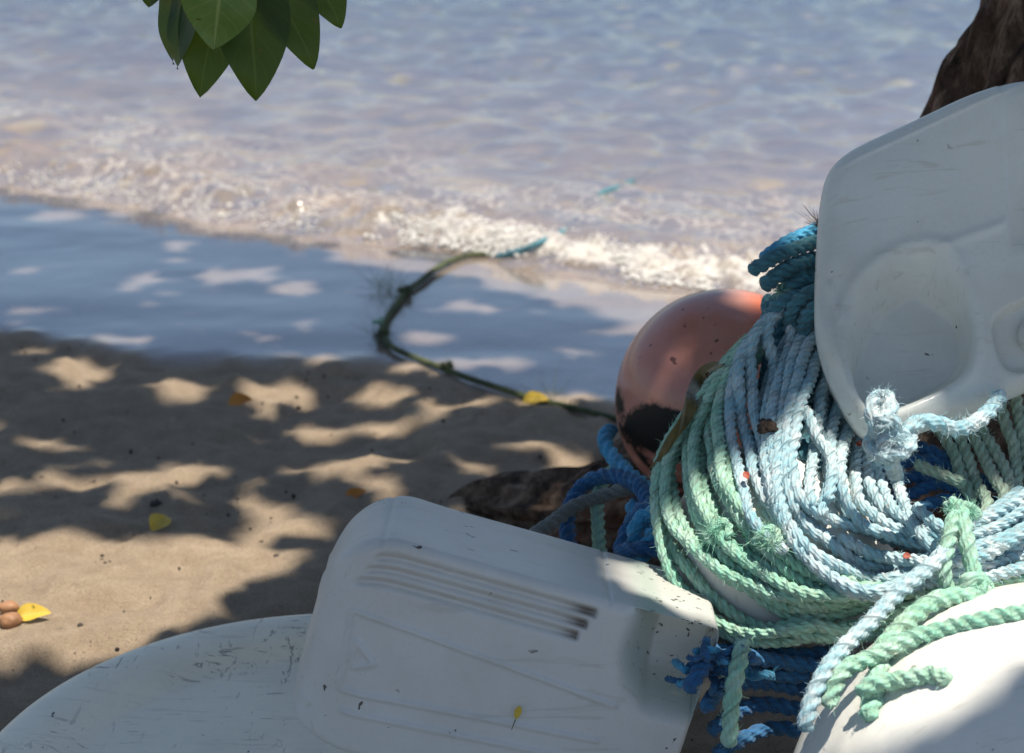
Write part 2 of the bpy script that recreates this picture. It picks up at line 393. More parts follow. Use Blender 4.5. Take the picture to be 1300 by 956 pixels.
rip = waves(SX, SY) * .0085 * fade + .016 * fbm(SX * 5, SY * 8, 1, 2) * fade + .0016 * fbm(SX * 22, SY * 26, 2, 2) * fade
rip *= sstep(0, .5, d) * .9 + .1
second = .035 * np.exp(-((d - 1.55 - .25 * fbm(SX * .8, 0 * SX, 4, 2)) / .28)**2)
turb = (.017 * fbm(SX * 20, SY * 22, 3, 4)) * np.exp(-((d - .12) / .2)**2) * front
SZ = np.maximum(-.004 + .010 * sstep(0, .8, d), 0 * d - .004) + bore + rip + second + turb
SZ = np.where(d < 0.0, base + .003 * sstep(-.06, 0, d) - .004 + bore * .6 + turb * .4, SZ)
rightness = sstep(-.75, .1, SX)
foam = (.02 + .36 * rightness) * np.exp(-((d - .07) / .105)**2) + (.16 + .14 * rightness) * np.exp(-np.maximum(d - .1, 0) / .42) * sstep(0, .1, d)
foam += .10 * np.exp(-((d - .75) / .35)**2) * (fbm(SX * 2.5, SY * 4, 8, 3) + .2)
foam += .14 * np.exp(-np.abs(d) / .03) + .10 * np.exp(-((d - .5) / .3)**2)
sea = mesh_obj('sea_water', np.stack([SX, SY, SZ], -1).reshape(-1, 3), grid_faces(len(sx), len(dd)), M['water'],
               attrs={'foam': foam.ravel(), 'silt': (.60 * np.exp(-np.maximum(d, 0) / 1.7)).ravel(), 'lace': (np.clip(.75 * np.exp(-((d - .35) / .5)**2) * (.55 + .8 * fbm(SX * 1.8, SY * 3, 8, 3)) + .25 * np.exp(-((d - 1.1) / .5)**2) * fbm(SX * 1.5, SY * 3, 3, 3), 0, 1)).ravel(), 'depth': sstep(.3, 9, d).ravel()})
tag(sea, 'rippled shallow sea reflecting blue sky behind the breaking wave', kind='structure')

# foam froth thrown up along the breaking edge: lumps of bubbles
bv, bf = [], []
ico = bmesh.new(); bmesh.ops.create_icosphere(ico, subdivisions=1, radius=1); iv = np.array([v.co[:] for v in ico.verts]); itri = np.array([[v.index for v in f.verts] for f in ico.faces]); ico.free()
nb = 12000
bx_ = rng.uniform(-2.2, 2.0, nb); keep = rng.random(nb) < (.10 + .9 * sstep(-.7, 0, bx_)); bx_ = bx_[keep]; nb = len(bx_)
bd_ = np.abs(rng.normal(.055, .06, nb)); clump = fbm(bx_ * 7, bd_ * 9, 4, 3); ok = clump > -.25; bx_, bd_ = bx_[ok], bd_[ok]; nb = len(bx_)
br = rng.uniform(.0015, .0045, nb) * (1 - .4 * (bd_ > .15))
ew = .05 * fbm(bx_ * 2.3, 0 * bx_, 5, 3) + .02 * fbm(bx_ * 9, 0 * bx_, 6, 3)
by_ = shore_f(bx_) + bd_ + ew
am = .052 + .02 * fbm(bx_ * 1.1 + 3, 0 * bx_, 9, 2)
bz_ = am * sstep(-.03, .14, bd_) * np.exp(-np.maximum(bd_ - .16, 0) / .55) + .004
ctr = np.stack([bx_, by_, bz_], 1)
V = (ctr[:, None, :] + iv[None] * br[:, None, None] * np.array([1.3, 1.1, .75])).reshape(-1, 3)
Fc = (itri[None] + (np.arange(nb) * len(iv))[:, None, None]).reshape(-1, 3)
tag(mesh_obj('sea_foam', V, Fc, M['foamm']), 'white bubbly foam along the breaking edge of the small wave', 'foam', kind='stuff')

# ------------------------------------------------------------------ tree: trunk, root, limbs, crown, hanging twig
tree = empty('tree', (.52, 2.62, 0))
tag(tree, 'leaning tree with dark rough bark and leaves hanging into the top of the view', 'tree')
def bark_tube(name, pts, radii, parent, rough=.12, n=44, step=.012, squash=1.0):
    P = spline([(*p, r) for p, r in zip(pts, radii)], step); R = P[:, 3]; P = P[:, :3]
    T, N, B = frames(P); th = np.linspace(0, 2 * math.pi, n, endpoint=False)
    L = np.r_[0, np.cumsum(np.linalg.norm(np.diff(P, axis=0), axis=1))]
    c, s_ = np.cos(th), np.sin(th)
    A = c[None] * np.ones((len(P), 1)); Bn = s_[None] * np.ones((len(P), 1)); LL = L[:, None] * np.ones((1, n))
    nz = fbm(A * 4.5 + 5, Bn * 4.5 + 5, LL * 4, 4)
    ridge = 1 - np.abs(fbm(A * 7, Bn * 7, LL * 7 + 3, 3))
    rr = R[:, None] * (1 + rough * nz + rough * .9 * (ridge - .6))
    V = P[:, None] + rr[..., None] * (c[None, :, None] * N[:, None] + s_[None, :, None] * B[:, None] * squash)
    return mesh_obj(name, V.reshape(-1, 3), grid_faces(len(P), n, True), M['bark'], parent)
bark_tube('trunk', [(.50, 2.60, -.1), (.54, 2.60, .12), (.69, 2.62, .45), (.79, 2.65, .80), (.96, 2.71, 1.3), (1.12, 2.85, 1.9), (1.3, 3.05, 2.5)],
          [.34, .24, .165, .14, .135, .125, .11], tree, .16, 120, .008)
bark_tube('root', [(.45, 2.55, .12), (.27, 2.62, .10), (.14, 2.68, .055), (.05, 2.74, .03), (-.03, 2.80, .01), (-.10, 2.84, -.04)], [.15, .10, .064, .052, .046, .03], tree, .34, 56, .006)
bark_tube('root', [(.5, 2.7, .05), (.3, 2.95, .02), (.12, 3.12, -.05)], [.14, .07, .04], tree, .2, 32, .012)
limbs = [
    ([(1.3, 3.05, 2.5), (1.2, 3.1, 2.9), (.7, 3.2, 3.2), (.0, 3.4, 3.35), (-.7, 3.6, 3.4)], [.10, .085, .06, .04, .018]),
    ([(1.3, 3.05, 2.5), (1.0, 2.8, 2.9), (.3, 2.6, 3.2), (-.4, 2.5, 3.3), (-1.2, 2.7, 3.35)], [.09, .075, .055, .035, .015]),
    ([(1.3, 3.05, 2.5), (1.7, 3.1, 3.0), (2.0, 3.2, 3.4), (2.1, 3.4, 3.6)], [.09, .075, .05, .02]),
    ([(.0, 3.4, 3.35), (-.7, 3.2, 3.5), (-1.5, 3.1, 3.5)], [.035, .025, .012]),
    ([(1.12, 2.85, 1.9), (.75, 2.55, 2.15), (.25, 2.2, 2.2), (-.15, 2.0, 1.95), (-.26, 1.97, 1.5), (-.28, 1.98, 1.05)], [.045, .034, .025, .016, .009, .004]),
]
for p, r in limbs[:4]: bark_tube('limb', [(x + SUN.x * max(z - 2.5, 0) * .6, y + SUN.y * max(z - 2.5, 0) * .6, 2.5 + (z - 2.5) * 2.4) for x, y, z in p], r, tree, .1, 14, .05)
for p, r in limbs[4:]: bark_tube('limb', p, r, tree, .1, 14, .04)

# --- which rays of the sun reach the ground (through gaps in the crown)
lit = []      # (x, y, rx, ry) in the ground plane along the sun's rays
def lit_ground(px, py, hw, hh, k=.62):
    c = ground(px, py); a = ground(px + hw, py); b = ground(px, py - hh); e = ground(px, py + hh)
    lit.append((c.x, c.y, abs(a.x - c.x) * k, abs(b.y - e.y) / 2 * k))
for a in [(100, 479, 70, 20), (231, 505, 46, 13), (347, 500, 58, 16), (402, 546, 70, 15), (482, 500, 52, 17),
          (618, 515, 32, 8), (40, 571, 22, 8), (120, 583, 44, 11), (90, 626, 70, 9), (15, 636, 30, 9), (170, 636, 26, 8), (236, 616, 56, 13), (400, 612, 62, 12),
          (492, 596, 38, 13), (316, 656, 24, 9), (362, 666, 26, 9), (382, 683, 40, 13), (316, 700, 28, 8), (603, 606, 42, 9), (502, 543, 24, 9),
          (655, 575, 34, 8), (720, 592, 30, 9), (560, 470, 60, 9), (560, 520, 40, 9),
          (75, 275, 44, 12), (150, 268, 24, 9), (296, 352, 62, 13), (186, 359, 28, 9), (146, 377, 34, 8), (201, 391, 34, 9), (372, 369, 34, 11), (33, 347, 28, 6),
          (40, 403, 34, 9), (166, 440, 38, 7), (407, 460, 40, 7), (331, 432, 20, 5), (486, 332, 44, 12), (600, 342, 105, 15), (712, 362, 150, 22), (600, 396, 62, 7),
          (543, 431, 50, 18), (740, 437, 64, 22), (642, 466, 64, 11), (565, 471, 60, 8), (700, 513, 84, 9), (740, 384, 62, 9), (455, 320, 60, 8), (230, 310, 30, 5)]:
    lit_ground(*a)
for a in [(50, 800, 150, 55), (190, 785, 90, 25), (60, 765, 150, 42), (180, 765, 110, 28), (60, 712, 80, 12), (180, 714, 60, 11), (290, 750, 70, 12), (345, 730, 40, 7), (130, 745, 110, 12), (260, 714, 30, 8), (-60, 760, 100, 60), (0, 800, 50, 10)]:
    lit_ground(*a, k=1.0)
def lit_obj(px, py, dpt, r):
    x, y = shadow_xy(pt(px, py, dpt)); lit.append((x, y, r, r))
for (px, py) in [(900, 600), (930, 640), (960, 680), (1000, 620), (1050, 590), (1040, 650), (1090, 600), (1100, 680), (1140, 640), (1150, 720), (1200, 700), (1250, 690), (1290, 660),
                 (890, 700), (920, 760), (980, 780), (1040, 760), (1100, 770), (1160, 770), (1230, 750), (1290, 740), (870, 640), (1110, 540), (1140, 520), (1170, 560), (1000, 570)]:
    lit_obj(px, py, 2.05, .06)
for (px, py) in [(1290, 840), (1220, 830), (1150, 840), (1080, 860), (1300, 900), (1200, 900), (1360, 860), (1360, 780), (1100, 920)]: lit_obj(px, py, 1.88, .09)
for (px, py, dpt, r) in [(955, 392, 2.6, .05), (990, 390, 2.6, .05), (1010, 298, 2.3, .02), (1035, 290, 2.3, .02), (278, 8, 1.94, .012), (862, 442, 2.5, .02), (778, 560, 2.5, .015), (1255, 590, 2.1, .012), (1268, 632, 2.1, .02), (990, 368, 2.3, .012), (1138, 240, 2.15, .002), (1165, 227, 2.15, .003), (1194, 212, 2.16, .002), (1095, 540, 2.06, .012), (1060, 395, 2.1, .012), (1180, 150, 2.27, .04), (1240, 120, 2.29, .05), (1290, 110, 2.29, .05)]:
    lit_obj(px, py, dpt, r)
for (px, py, r) in [(842, 640, .042), (850, 675, .042), (875, 705, .02), (905, 735, .02), (905, 575, .04), (865, 600, .042)]: lit_obj(px, py, 2.08, r)
LIT = np.array(lit)

# leaf template: ovate, drawn-out tip, folded along the midrib
def leaf_template(nv=9, nu=5, droop=.18, fold=.16, width=.68):
    v = np.linspace(0, 1, nv); w = width / 2 * (np.sin(np.pi * np.minimum(v**.84, 1)) ** .72) * (1 - .2 * v**3); w[-1] = .003; w[0] = .03
    w = np.maximum(w, .004)
    u = np.linspace(-1, 1, nu); U, Vv = np.meshgrid(u, v); 
    x = U * w[:, None]; y = Vv.copy(); z = fold * np.abs(x) - droop * Vv**2 + .02 * np.sin(Vv * 9 + U)
    return np.stack([x, y, z], -1).reshape(-1, 3), grid_faces(nv, nu), np.stack([(U + 1) / 2, Vv], -1).reshape(-1, 2)
ncan = 44000
cz = rng.uniform(2.8, 6.4, ncan)
Sx = rng.uniform(-2.9, 2.3, ncan); Sy = rng.uniform(.1, 6.0, ncan)
Sx[:7000] = rng.uniform(-.3, 1.1, 7000); Sy[:7000] = rng.uniform(1.2, 2.6, 7000); Sx[7000:9500] = rng.uniform(-.95, -.25, 2500); Sy[7000:9500] = rng.uniform(1.4, 2.15, 2500)        # extra leaves added out of view to shade the jugs, ropes and tub
# the crown ends over the waterline: beyond it the sea is in full sun
edge_d = Sy - (shore_f(Sx) - .06 - .38 * sstep(.02, .25, Sx)) + .07 * fbm(Sx * 4, Sy * 4, 1, 2)
size = rng.uniform(.085, .135, ncan)
inside = np.zeros(ncan, bool)
for (lx, ly, rx, ry) in LIT:
    m = .030
    inside |= ((Sx - lx) / (rx + m))**2 + ((Sy - ly) / (ry + m))**2 < 1
ok = (~inside) & (edge_d < 0)
ok &= rng.random(ncan) < (.75 + .25 * sstep(-.8, .2, fbm(Sx * 2, Sy * 2, cz, 2)))
cx = Sx + SUN.x / SUN.z * cz; cy = Sy + SUN.y / SUN.z * cz
tv, tf, tuv = leaf_template(5, 3)
idx = np.nonzero(ok)[0]
nl = len(idx)
az = rng.uniform(0, 2 * np.pi, nl); til = rng.normal(.15, .38, nl); rol = rng.normal(0, .35, nl)
ca, sa, ct, st_, cr, sr = np.cos(az), np.sin(az), np.cos(til), np.sin(til), np.cos(rol), np.sin(rol)
tvc = tv - np.array([0, .5, 0])
def apply(tv0):
    x, y, z = tv0[:, 0][None], tv0[:, 1][None], tv0[:, 2][None]
    x1 = x * cr[:, None] + z * sr[:, None]; z1 = -x * sr[:, None] + z * cr[:, None]
    y2 = y * ct[:, None] + z1 * st_[:, None]; z2 = -y * st_[:, None] + z1 * ct[:, None]
    return np.stack([x1 * ca[:, None] - y2 * sa[:, None], x1 * sa[:, None] + y2 * ca[:, None], z2], -1)
LV = apply(tvc) * size[idx][:, None, None] + np.stack([cx[idx], cy[idx], cz[idx]], -1)[:, None]
LF = (tf[None] + (np.arange(nl) * len(tv))[:, None, None]).reshape(-1, 4)
crown = mesh_obj('crown', LV.reshape(-1, 3), LF, M['leaf'], tree, uv=np.tile(tuv, (nl, 1)))
crown['kind'] = 'stuff'
print('crown leaves', nl)

# the twig that hangs into view, with its leaves
twig = bark_tube('twig', [pt(316, -190, 2.0), pt(312, -110, 2.0), pt(305, -50, 2.0), pt(298, -25, 2.0)], [.0045, .004, .003, .002], tree, .05, 10, .006)
def place_leaf(name, base, tip, width, parent, mat, facing, droop=.16, fold=.18, nv=18, nu=11):
    """leaf from base to tip (world), face turned towards 'facing'"""
    base, tip = Vector(base), Vector(tip); L = (tip - base).length
    y = (tip - base).normalized(); z = Vector(facing); z = (z - y * z.dot(y)).normalized(); x = y.cross(z)
    v, f, uv = leaf_template(nv, nu, droop, fold, width / L)
    v = v + np.stack([0 * v[:, 0], 0 * v[:, 0], .008 * np.sin(v[:, 1] * 11) * np.abs(v[:, 0]) * 3], -1)
    v = v.copy(); v[:, 2] += droop * v[:, 1]                      # tip stays on the line
    A = np.array([x[:], y[:], z[:]]) * L
    return mesh_obj(name, v @ A + np.array(base[:]), f, mat, parent, uv=uv)
tocam = (CAM - pt(300, 50, 2)).normalized()
for (b, t, w, d1, d2, face) in [
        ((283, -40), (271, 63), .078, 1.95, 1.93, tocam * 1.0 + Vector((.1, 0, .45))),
        ((284, -52), (254, 124), .074, 2.01, 2.03, tocam + Vector((-.25, 0, -.25))),
        ((314, -55), (325, 128), .083, 2.00, 2.01, tocam + Vector((.1, 0, -.3))),
        ((330, -60), (398, 88), .070, 2.02, 2.04, tocam + Vector((.5, 0, -.1))),
        ((392, -52), (433, 36), .05, 2.05, 2.07, tocam + Vector((.3, 0, .2))),
        ((222, -60), (221, 82), .06, 2.04, 2.06, Vector((-.8, -.6, 0))),
        ((245, -50), (226, 88), .06, 2.00, 2.02, Vector((-.75, -.65, .1))),
        ((205, -60), (189, 10), .05, 2.05, 2.06, tocam + Vector((-.5, 0, .2)))]:
    a, c = pt(b[0], b[1], d1), pt(t[0], t[1], d2)
    lf = place_leaf('leaf', a, c, w, twig, M['sun_tint' if .077 < w < .08 else 'leaf'], face, *((.05, .10) if w > .077 and w < .08 else (random.uniform(.04, .24), random.uniform(.06, .34))))
    nd = pt(302, -40, 2.0)
    bark_tube('leaf_stalk', [nd, (nd + a) / 2 + Vector((0, 0, .006)), a], [.0014, .0013, .001], twig, .02, 6, .006)

# ------------------------------------------------------------------ ropes
def rope_geom(P, R, pitch=None, phase=None, rad_scale=None, step=None):
    pitch = pitch or R * random.uniform(4.3, 5.6); step = pitch / 22
    P = spline(P, step); T, N, B = frames(P); n = 15
    L = np.r_[0, np.cumsum(np.linalg.norm(np.diff(P, axis=0), axis=1))]
    th = np.linspace(0, 2 * np.pi, n, endpoint=False); phi = (th + np.pi / 3) % (2 * np.pi / 3) - np.pi / 3
    a, d0 = .55, .45
    prof = d0 * np.cos(phi) + np.sqrt(a * a - (d0 * np.sin(phi))**2)
    groove = np.clip((1 - prof) / .42, 0, 1)
    ph = (phase if phase is not None else random.random() * 6) + 2 * np.pi * L / pitch
    ang = th[None] + ph[:, None]
    wob = 1 + .035 * fbm(L * 30, 0 * L, random.random() * 40, 2)
    ends = np.ones(len(P)); e = np.minimum(L, L[-1] - L); ends = np.clip(.03 + .97 * np.sqrt(np.clip(1 - (1 - np.clip(e / (R * .8), 0, 1))**2, 0, 1)), 0, 1)
    rr = R * prof[None] * (wob * ends)[:, None] * (1 + .05 * (rng.random((len(P), n)) - .5))
    V = P[:, None] + rr[..., None] * (np.cos(ang)[..., None] * N[:, None] + np.sin(ang)[..., None] * B[:, None])
    uv = np.stack([np.tile(th / (2 * np.pi), (len(P), 1)), np.tile(L[:, None], (1, n))], -1)
    f = grid_faces(len(P), n, True)
    return V.reshape(-1, 3), f, uv.reshape(-1, 2), np.tile(groove, len(P)), (P, T, N, B, R)
fuzz_pool = {}
def rope(name, P, R, mat, parent, fuzz=700, key=None, flen=.007, **kw):
    V, f, uv, g, fr = rope_geom(P, R, **kw)
    nring = len(V) // 15
    caps = [list(range(14, -1, -1)), [(nring - 1) * 15 + i for i in range(15)]]
    ctr = np.array([V[:15].mean(0), V[-15:].mean(0)]); i0 = len(V)
    V = np.vstack([V, ctr]); uv = np.vstack([uv, [[0, 0], [0, 0]]]); g = np.r_[g, .5, .5]
    capf = [(i0, (i + 1) % 15, i, i) for i in range(15)]
    q = np.vstack([f])
    o = mesh_obj(name, V, q, M[mat], parent, uv=uv, attrs={'groove': g})
    fuzz_pool.setdefault(key or parent.name, [mat, parent, []])[2].append((fr, fuzz, flen))
    return o
def flush_fuzz():
    for key, (mat, parent, lst) in fuzz_pool.items():
        VV, FF, UV = [], [], []
        for (P, T, N, B, R), dens, fl in lst:
            L = np.linalg.norm(np.diff(P, axis=0), axis=1).sum(); n = int(L * dens)
            if n < 1: continue
            i = rng.integers(0, len(P), n); a = rng.uniform(0, 2 * np.pi, n)
            out = np.cos(a)[:, None] * N[i] + np.sin(a)[:, None] * B[i]
            tanv = np.cross(T[i], out)
            base = P[i] + out * R * .82
            dirv = out * rng.uniform(.25, 1, n)[:, None] + T[i] * rng.normal(0, .8, n)[:, None] + tanv * rng.normal(0, .8, n)[:, None]
            dirv /= np.linalg.norm(dirv, axis=1)[:, None]
            ln = rng.uniform(.35, 1.2, n)[:, None] * fl
            sd = np.cross(dirv, rng.normal(size=(n, 3))); sd /= np.linalg.norm(sd, axis=1)[:, None]
            wd = .00022
            mid = base + dirv * ln * .55 + rng.normal(0, .1, (n, 3)) * ln; end = base + dirv * ln + rng.normal(0, .3, (n, 3)) * ln
            q = np.stack([base - sd * wd, base + sd * wd, mid + sd * wd, mid - sd * wd, end + sd * wd * .5, end - sd * wd * .5], 1)
            k = sum(len(v) for v in VV); VV.append(q.reshape(-1, 3))
            j = np.arange(n)[:, None] * 6 + k
            FF.append(np.concatenate([j + np.array([0, 1, 2, 3]), j + np.array([3, 2, 4, 5])]))
        if VV:
            V = np.vstack(VV); o = mesh_obj('loose_fibres', V, np.vstack(FF), M[mat], parent, smooth=False, uv=np.zeros((len(V), 2)), attrs={'groove': np.zeros(len(V))})
            o['kind'] = 'stuff'
RR = .0073

# the slope the coil lies on: a plane leaning back, with a round float bulging under its left half
C0 = pt(1060, 620, 2.13)
vd = (CAM - C0).normalized(); nrm = (Quaternion(Vector((1, 0, 0)), -math.radians(32)) @ vd).normalized()
au = Vector((1, 0, 0)); au = (au - nrm * au.dot(nrm)).normalized(); av = nrm.cross(au)
def on_plane(px, py, h=0.0):
    r = ray(px, py); t = (C0 + nrm * h - CAM).dot(nrm) / r.dot(nrm); q = CAM + r * t - C0; return q.dot(au), q.dot(av)
def from_plane(u, v, h): return C0 + au * u + av * v + nrm * h
G = .0025; U0, V0, NU, NV = -.36, -.32, 290, 270
gu = U0 + np.arange(NU) * G; gv = V0 + np.arange(NV) * G
HU, HV = np.meshgrid(gu, gv, indexing='ij')
fu, fv = on_plane(985, 650); FR = .132; cap = .045
H = np.sqrt(np.maximum(FR**2 - (HU - fu)**2 - ((HV - fv))**2, 0)) - (FR - cap)
H = np.maximum(H, -.035)
float_c = from_plane(fu, fv, -(FR - cap))
def drape(px_pts, R=RR, lift=0.0, squeeze=.62, maxh=.075, stiff=10):
    """lay a rope over what already lies on the slope; returns world points"""
    pxp = spline([(a * .001, b * .001) for a, b in px_pts], .0028) * 1000
    rc = R * squeeze * 1.3; w = int(rc / G) + 1
    o = np.arange(-w, w + 1); OU, OV = np.meshgrid(o, o, indexing='ij'); D2 = (OU**2 + OV**2) * G * G
    prof = np.where(D2 < rc * rc, np.sqrt(np.maximum(rc * rc - D2, 0)), -1)
    zz = np.zeros(len(pxp))
    for it in range(3):
        uvp = np.array([on_plane(a, b, z) for (a, b), z in zip(pxp, zz)])
        zs = []
        for (u, v) in uvp:
            i = int(round((u - U0) / G)); j = int(round((v - V0) / G))
            if i < w or j < w or i >= NU - w or j >= NV - w: zs.append(np.nan); continue
            win = H[i - w:i + w + 1, j - w:j + w + 1]
            zs.append(np.max(np.where(prof >= 0, win + prof * .75, -1)))
        zs = np.array(zs)
        if np.isnan(zs).all(): zs[:] = 0
        nn = np.arange(len(zs)); good = ~np.isnan(zs); zs = np.interp(nn, nn[good], zs[good])
        k = stiff; pad = np.pad(zs, k, mode='edge')
        mx = np.array([pad[i:i + 2 * k + 1].max() * .4 + pad[i:i + 2 * k + 1].mean() * .6 for i in range(len(zs))])
        g = np.exp(-np.linspace(-2, 2, 2 * k + 1)**2); g /= g.sum()
        zz = np.convolve(np.pad(mx, k, mode='edge'), g, 'valid')
        zz = np.where(zz > maxh * .6, maxh * .6 + maxh * .4 * np.tanh((zz - maxh * .6) / (maxh * .4)), zz) + lift
    for (u, v), z in zip(uvp, zz):
        i = int(round((u - U0) / G)); j = int(round((v - V0) / G))
        if i < w or j < w or i >= NU - w or j >= NV - w: continue
        win = H[i - w:i + w + 1, j - w:j + w + 1]
        np.maximum(win, np.where(prof >= 0, z + prof, -1), out=win)
    return [from_plane(u, v, z) for (u, v), z in zip(uvp[::3], zz[::3])]

def lathe(name, prof, mat, parent, M4, n=96, disp=None, attrs=None):
    pr = np.asarray(prof, float); th = np.linspace(0, 2 * np.pi, n, endpoint=False)
    V = np.stack([pr[:, 0][:, None] * np.cos(th), pr[:, 0][:, None] * np.sin(th), pr[:, 1][:, None] + 0 * th], -1).reshape(-1, 3)
    if disp is not None: V = disp(V)
    at = attrs(V) if attrs else None
    W = (np.array(M4.to_3x3()) @ V.T).T + np.array(M4.translation)
    o = mesh_obj(name, W, grid_faces(len(pr), n, True), mat, parent, attrs=at)
    return o

# large white buoy at the lower right; rope tails lie on it
wc = pt(1345, 1035, 1.90); WR = .24
ph = np.linspace(-np.pi / 2 + .001, np.pi / 2 - .001, 70)
lathe_o = lathe('buoy', np.stack([WR * 1.16 * np.cos(ph), WR * .92 * np.sin(ph)], 1), M['float'], None, Matrix.Translation(wc) @ Matrix.Rotation(math.radians(-14), 4, 'Y'), 96)
tag(lathe_o, 'large white buoy in bright sun at the bottom right under the rope tails', 'buoy')
M_w = Matrix.Translation(wc) @ Matrix.Rotation(math.radians(-14), 4, 'Y'); M_wi = M_w.inverted()
def over_buoy(lst, gap=.0085):
    out = []
    for (px, py, d0) in lst:
        o_, r_ = M_wi @ CAM, M_wi.to_3x3() @ ray(px, py); sc = Vector((1 / (WR * 1.16), 1 / (WR * 1.16), 1 / (WR * .92)))
        o_ = Vector([a * b for a, b in zip(o_, sc)]); r_ = Vector([a * b for a, b in zip(r_, sc)])
        A, B, C_ = r_.dot(r_), 2 * o_.dot(r_), o_.dot(o_) - 1; q = B * B - 4 * A * C_
        t = (-B - math.sqrt(q)) / (2 * A) if q > 0 else 9
        out.append(pt(px, py, min(d0, t - gap)))
    return out
# white float under the coil
ph = np.linspace(-np.pi / 2, np.pi / 2, 50)
fl = lathe('round_float', np.stack([FR * .975 * np.cos(ph) + 1e-4, FR * .975 * np.sin(ph)], 1), M['float'], None, Matrix.Translation(float_c))
tag(fl, 'white round float showing through gaps between the green rope loops', 'float')

coil_g = empty('rope_coil', from_plane(*on_plane(900, 700), 0)); tag(coil_g, 'pale green twisted rope lying in outer loops over the white float', 'rope')
coil_o = empty('rope_coil', from_plane(*on_plane(1260, 580), 0)); tag(coil_o, 'dull olive green rope strands running down below the upper jug', 'rope')
coil_b = empty('rope_coil', from_plane(*on_plane(1060, 640), 0)); tag(coil_b, 'faded pale blue twisted rope coiled in many tight loops in the middle', 'rope')
deep_in = empty('rope', from_plane(*on_plane(1200, 620), -.03)); tag(deep_in, 'deep blue rope seen in the dark hollow inside the coil', 'rope')

def jit(p, a=2.0): return [(x + random.gauss(0, a), y + random.gauss(0, a)) for x, y in p]
# deep blue in the hollow (lowest)
for p in [[(1090, 640), (1150, 630), (1195, 614), (1250, 642), (1290, 660)], [(1095, 600), (1160, 585), (1200, 590), (1250, 612), (1290, 625)],
          [(1100, 660), (1150, 652), (1205, 634), (1260, 655)], [(1120, 560), (1180, 572), (1230, 600)], [(1110, 612), (1170, 606), (1225, 622), (1280, 650)]]:
    rope('loop', drape(p, .0085, lift=-.015), .0085, 'deep', deep_in, 300)
# filler loops low in the pile so that no gap looks through it
under_g = [[(965, 415), (925, 470), (893, 530), (880, 600), (895, 670), (940, 735), (1010, 775), (1100, 772), (1200, 760), (1310, 742)],
           [(985, 415), (945, 480), (925, 560), (930, 640), (965, 705), (1030, 750), (1120, 760), (1220, 745), (1310, 728)],
           [(1010, 405), (975, 480), (965, 560), (975, 640), (1015, 700), (1080, 735), (1160, 745), (1250, 730), (1310, 712)],
           [(1040, 400), (1010, 480), (1000, 560), (1015, 640), (1060, 690), (1130, 715), (1220, 710), (1310, 685)],
           [(1070, 400), (1050, 480), (1040, 560), (1055, 620), (1090, 665), (1150, 690), (1230, 690), (1310, 655)],
           [(1090, 470), (1075, 540), (1085, 600), (1110, 640), (1160, 670), (1230, 670), (1310, 630)]]
for p in [[(975, 375), (978, 440), (968, 520), (965, 580)], [(1000, 370), (998, 440), (990, 520), (985, 590)], [(1020, 370), (1018, 440), (1008, 520), (1000, 590)], [(1040, 370), (1038, 440), (1030, 520), (1022, 590)],
          [(1060, 400), (1058, 460), (1048, 530), (1042, 600)], [(988, 372), (988, 440), (978, 520)], [(1010, 370), (1008, 440), (998, 520)], [(1030, 370), (1028, 440), (1018, 520)]]:
    rope('loop', drape(p, .010, lift=-.004), .010, 'teal', coil_b, 100, key='under')
for i, p in enumerate(under_g): rope('loop', drape(jit(p, 4), lift=-.006), RR, 'green' if i < 2 else 'blue', coil_g if i < 2 else coil_b, 250)
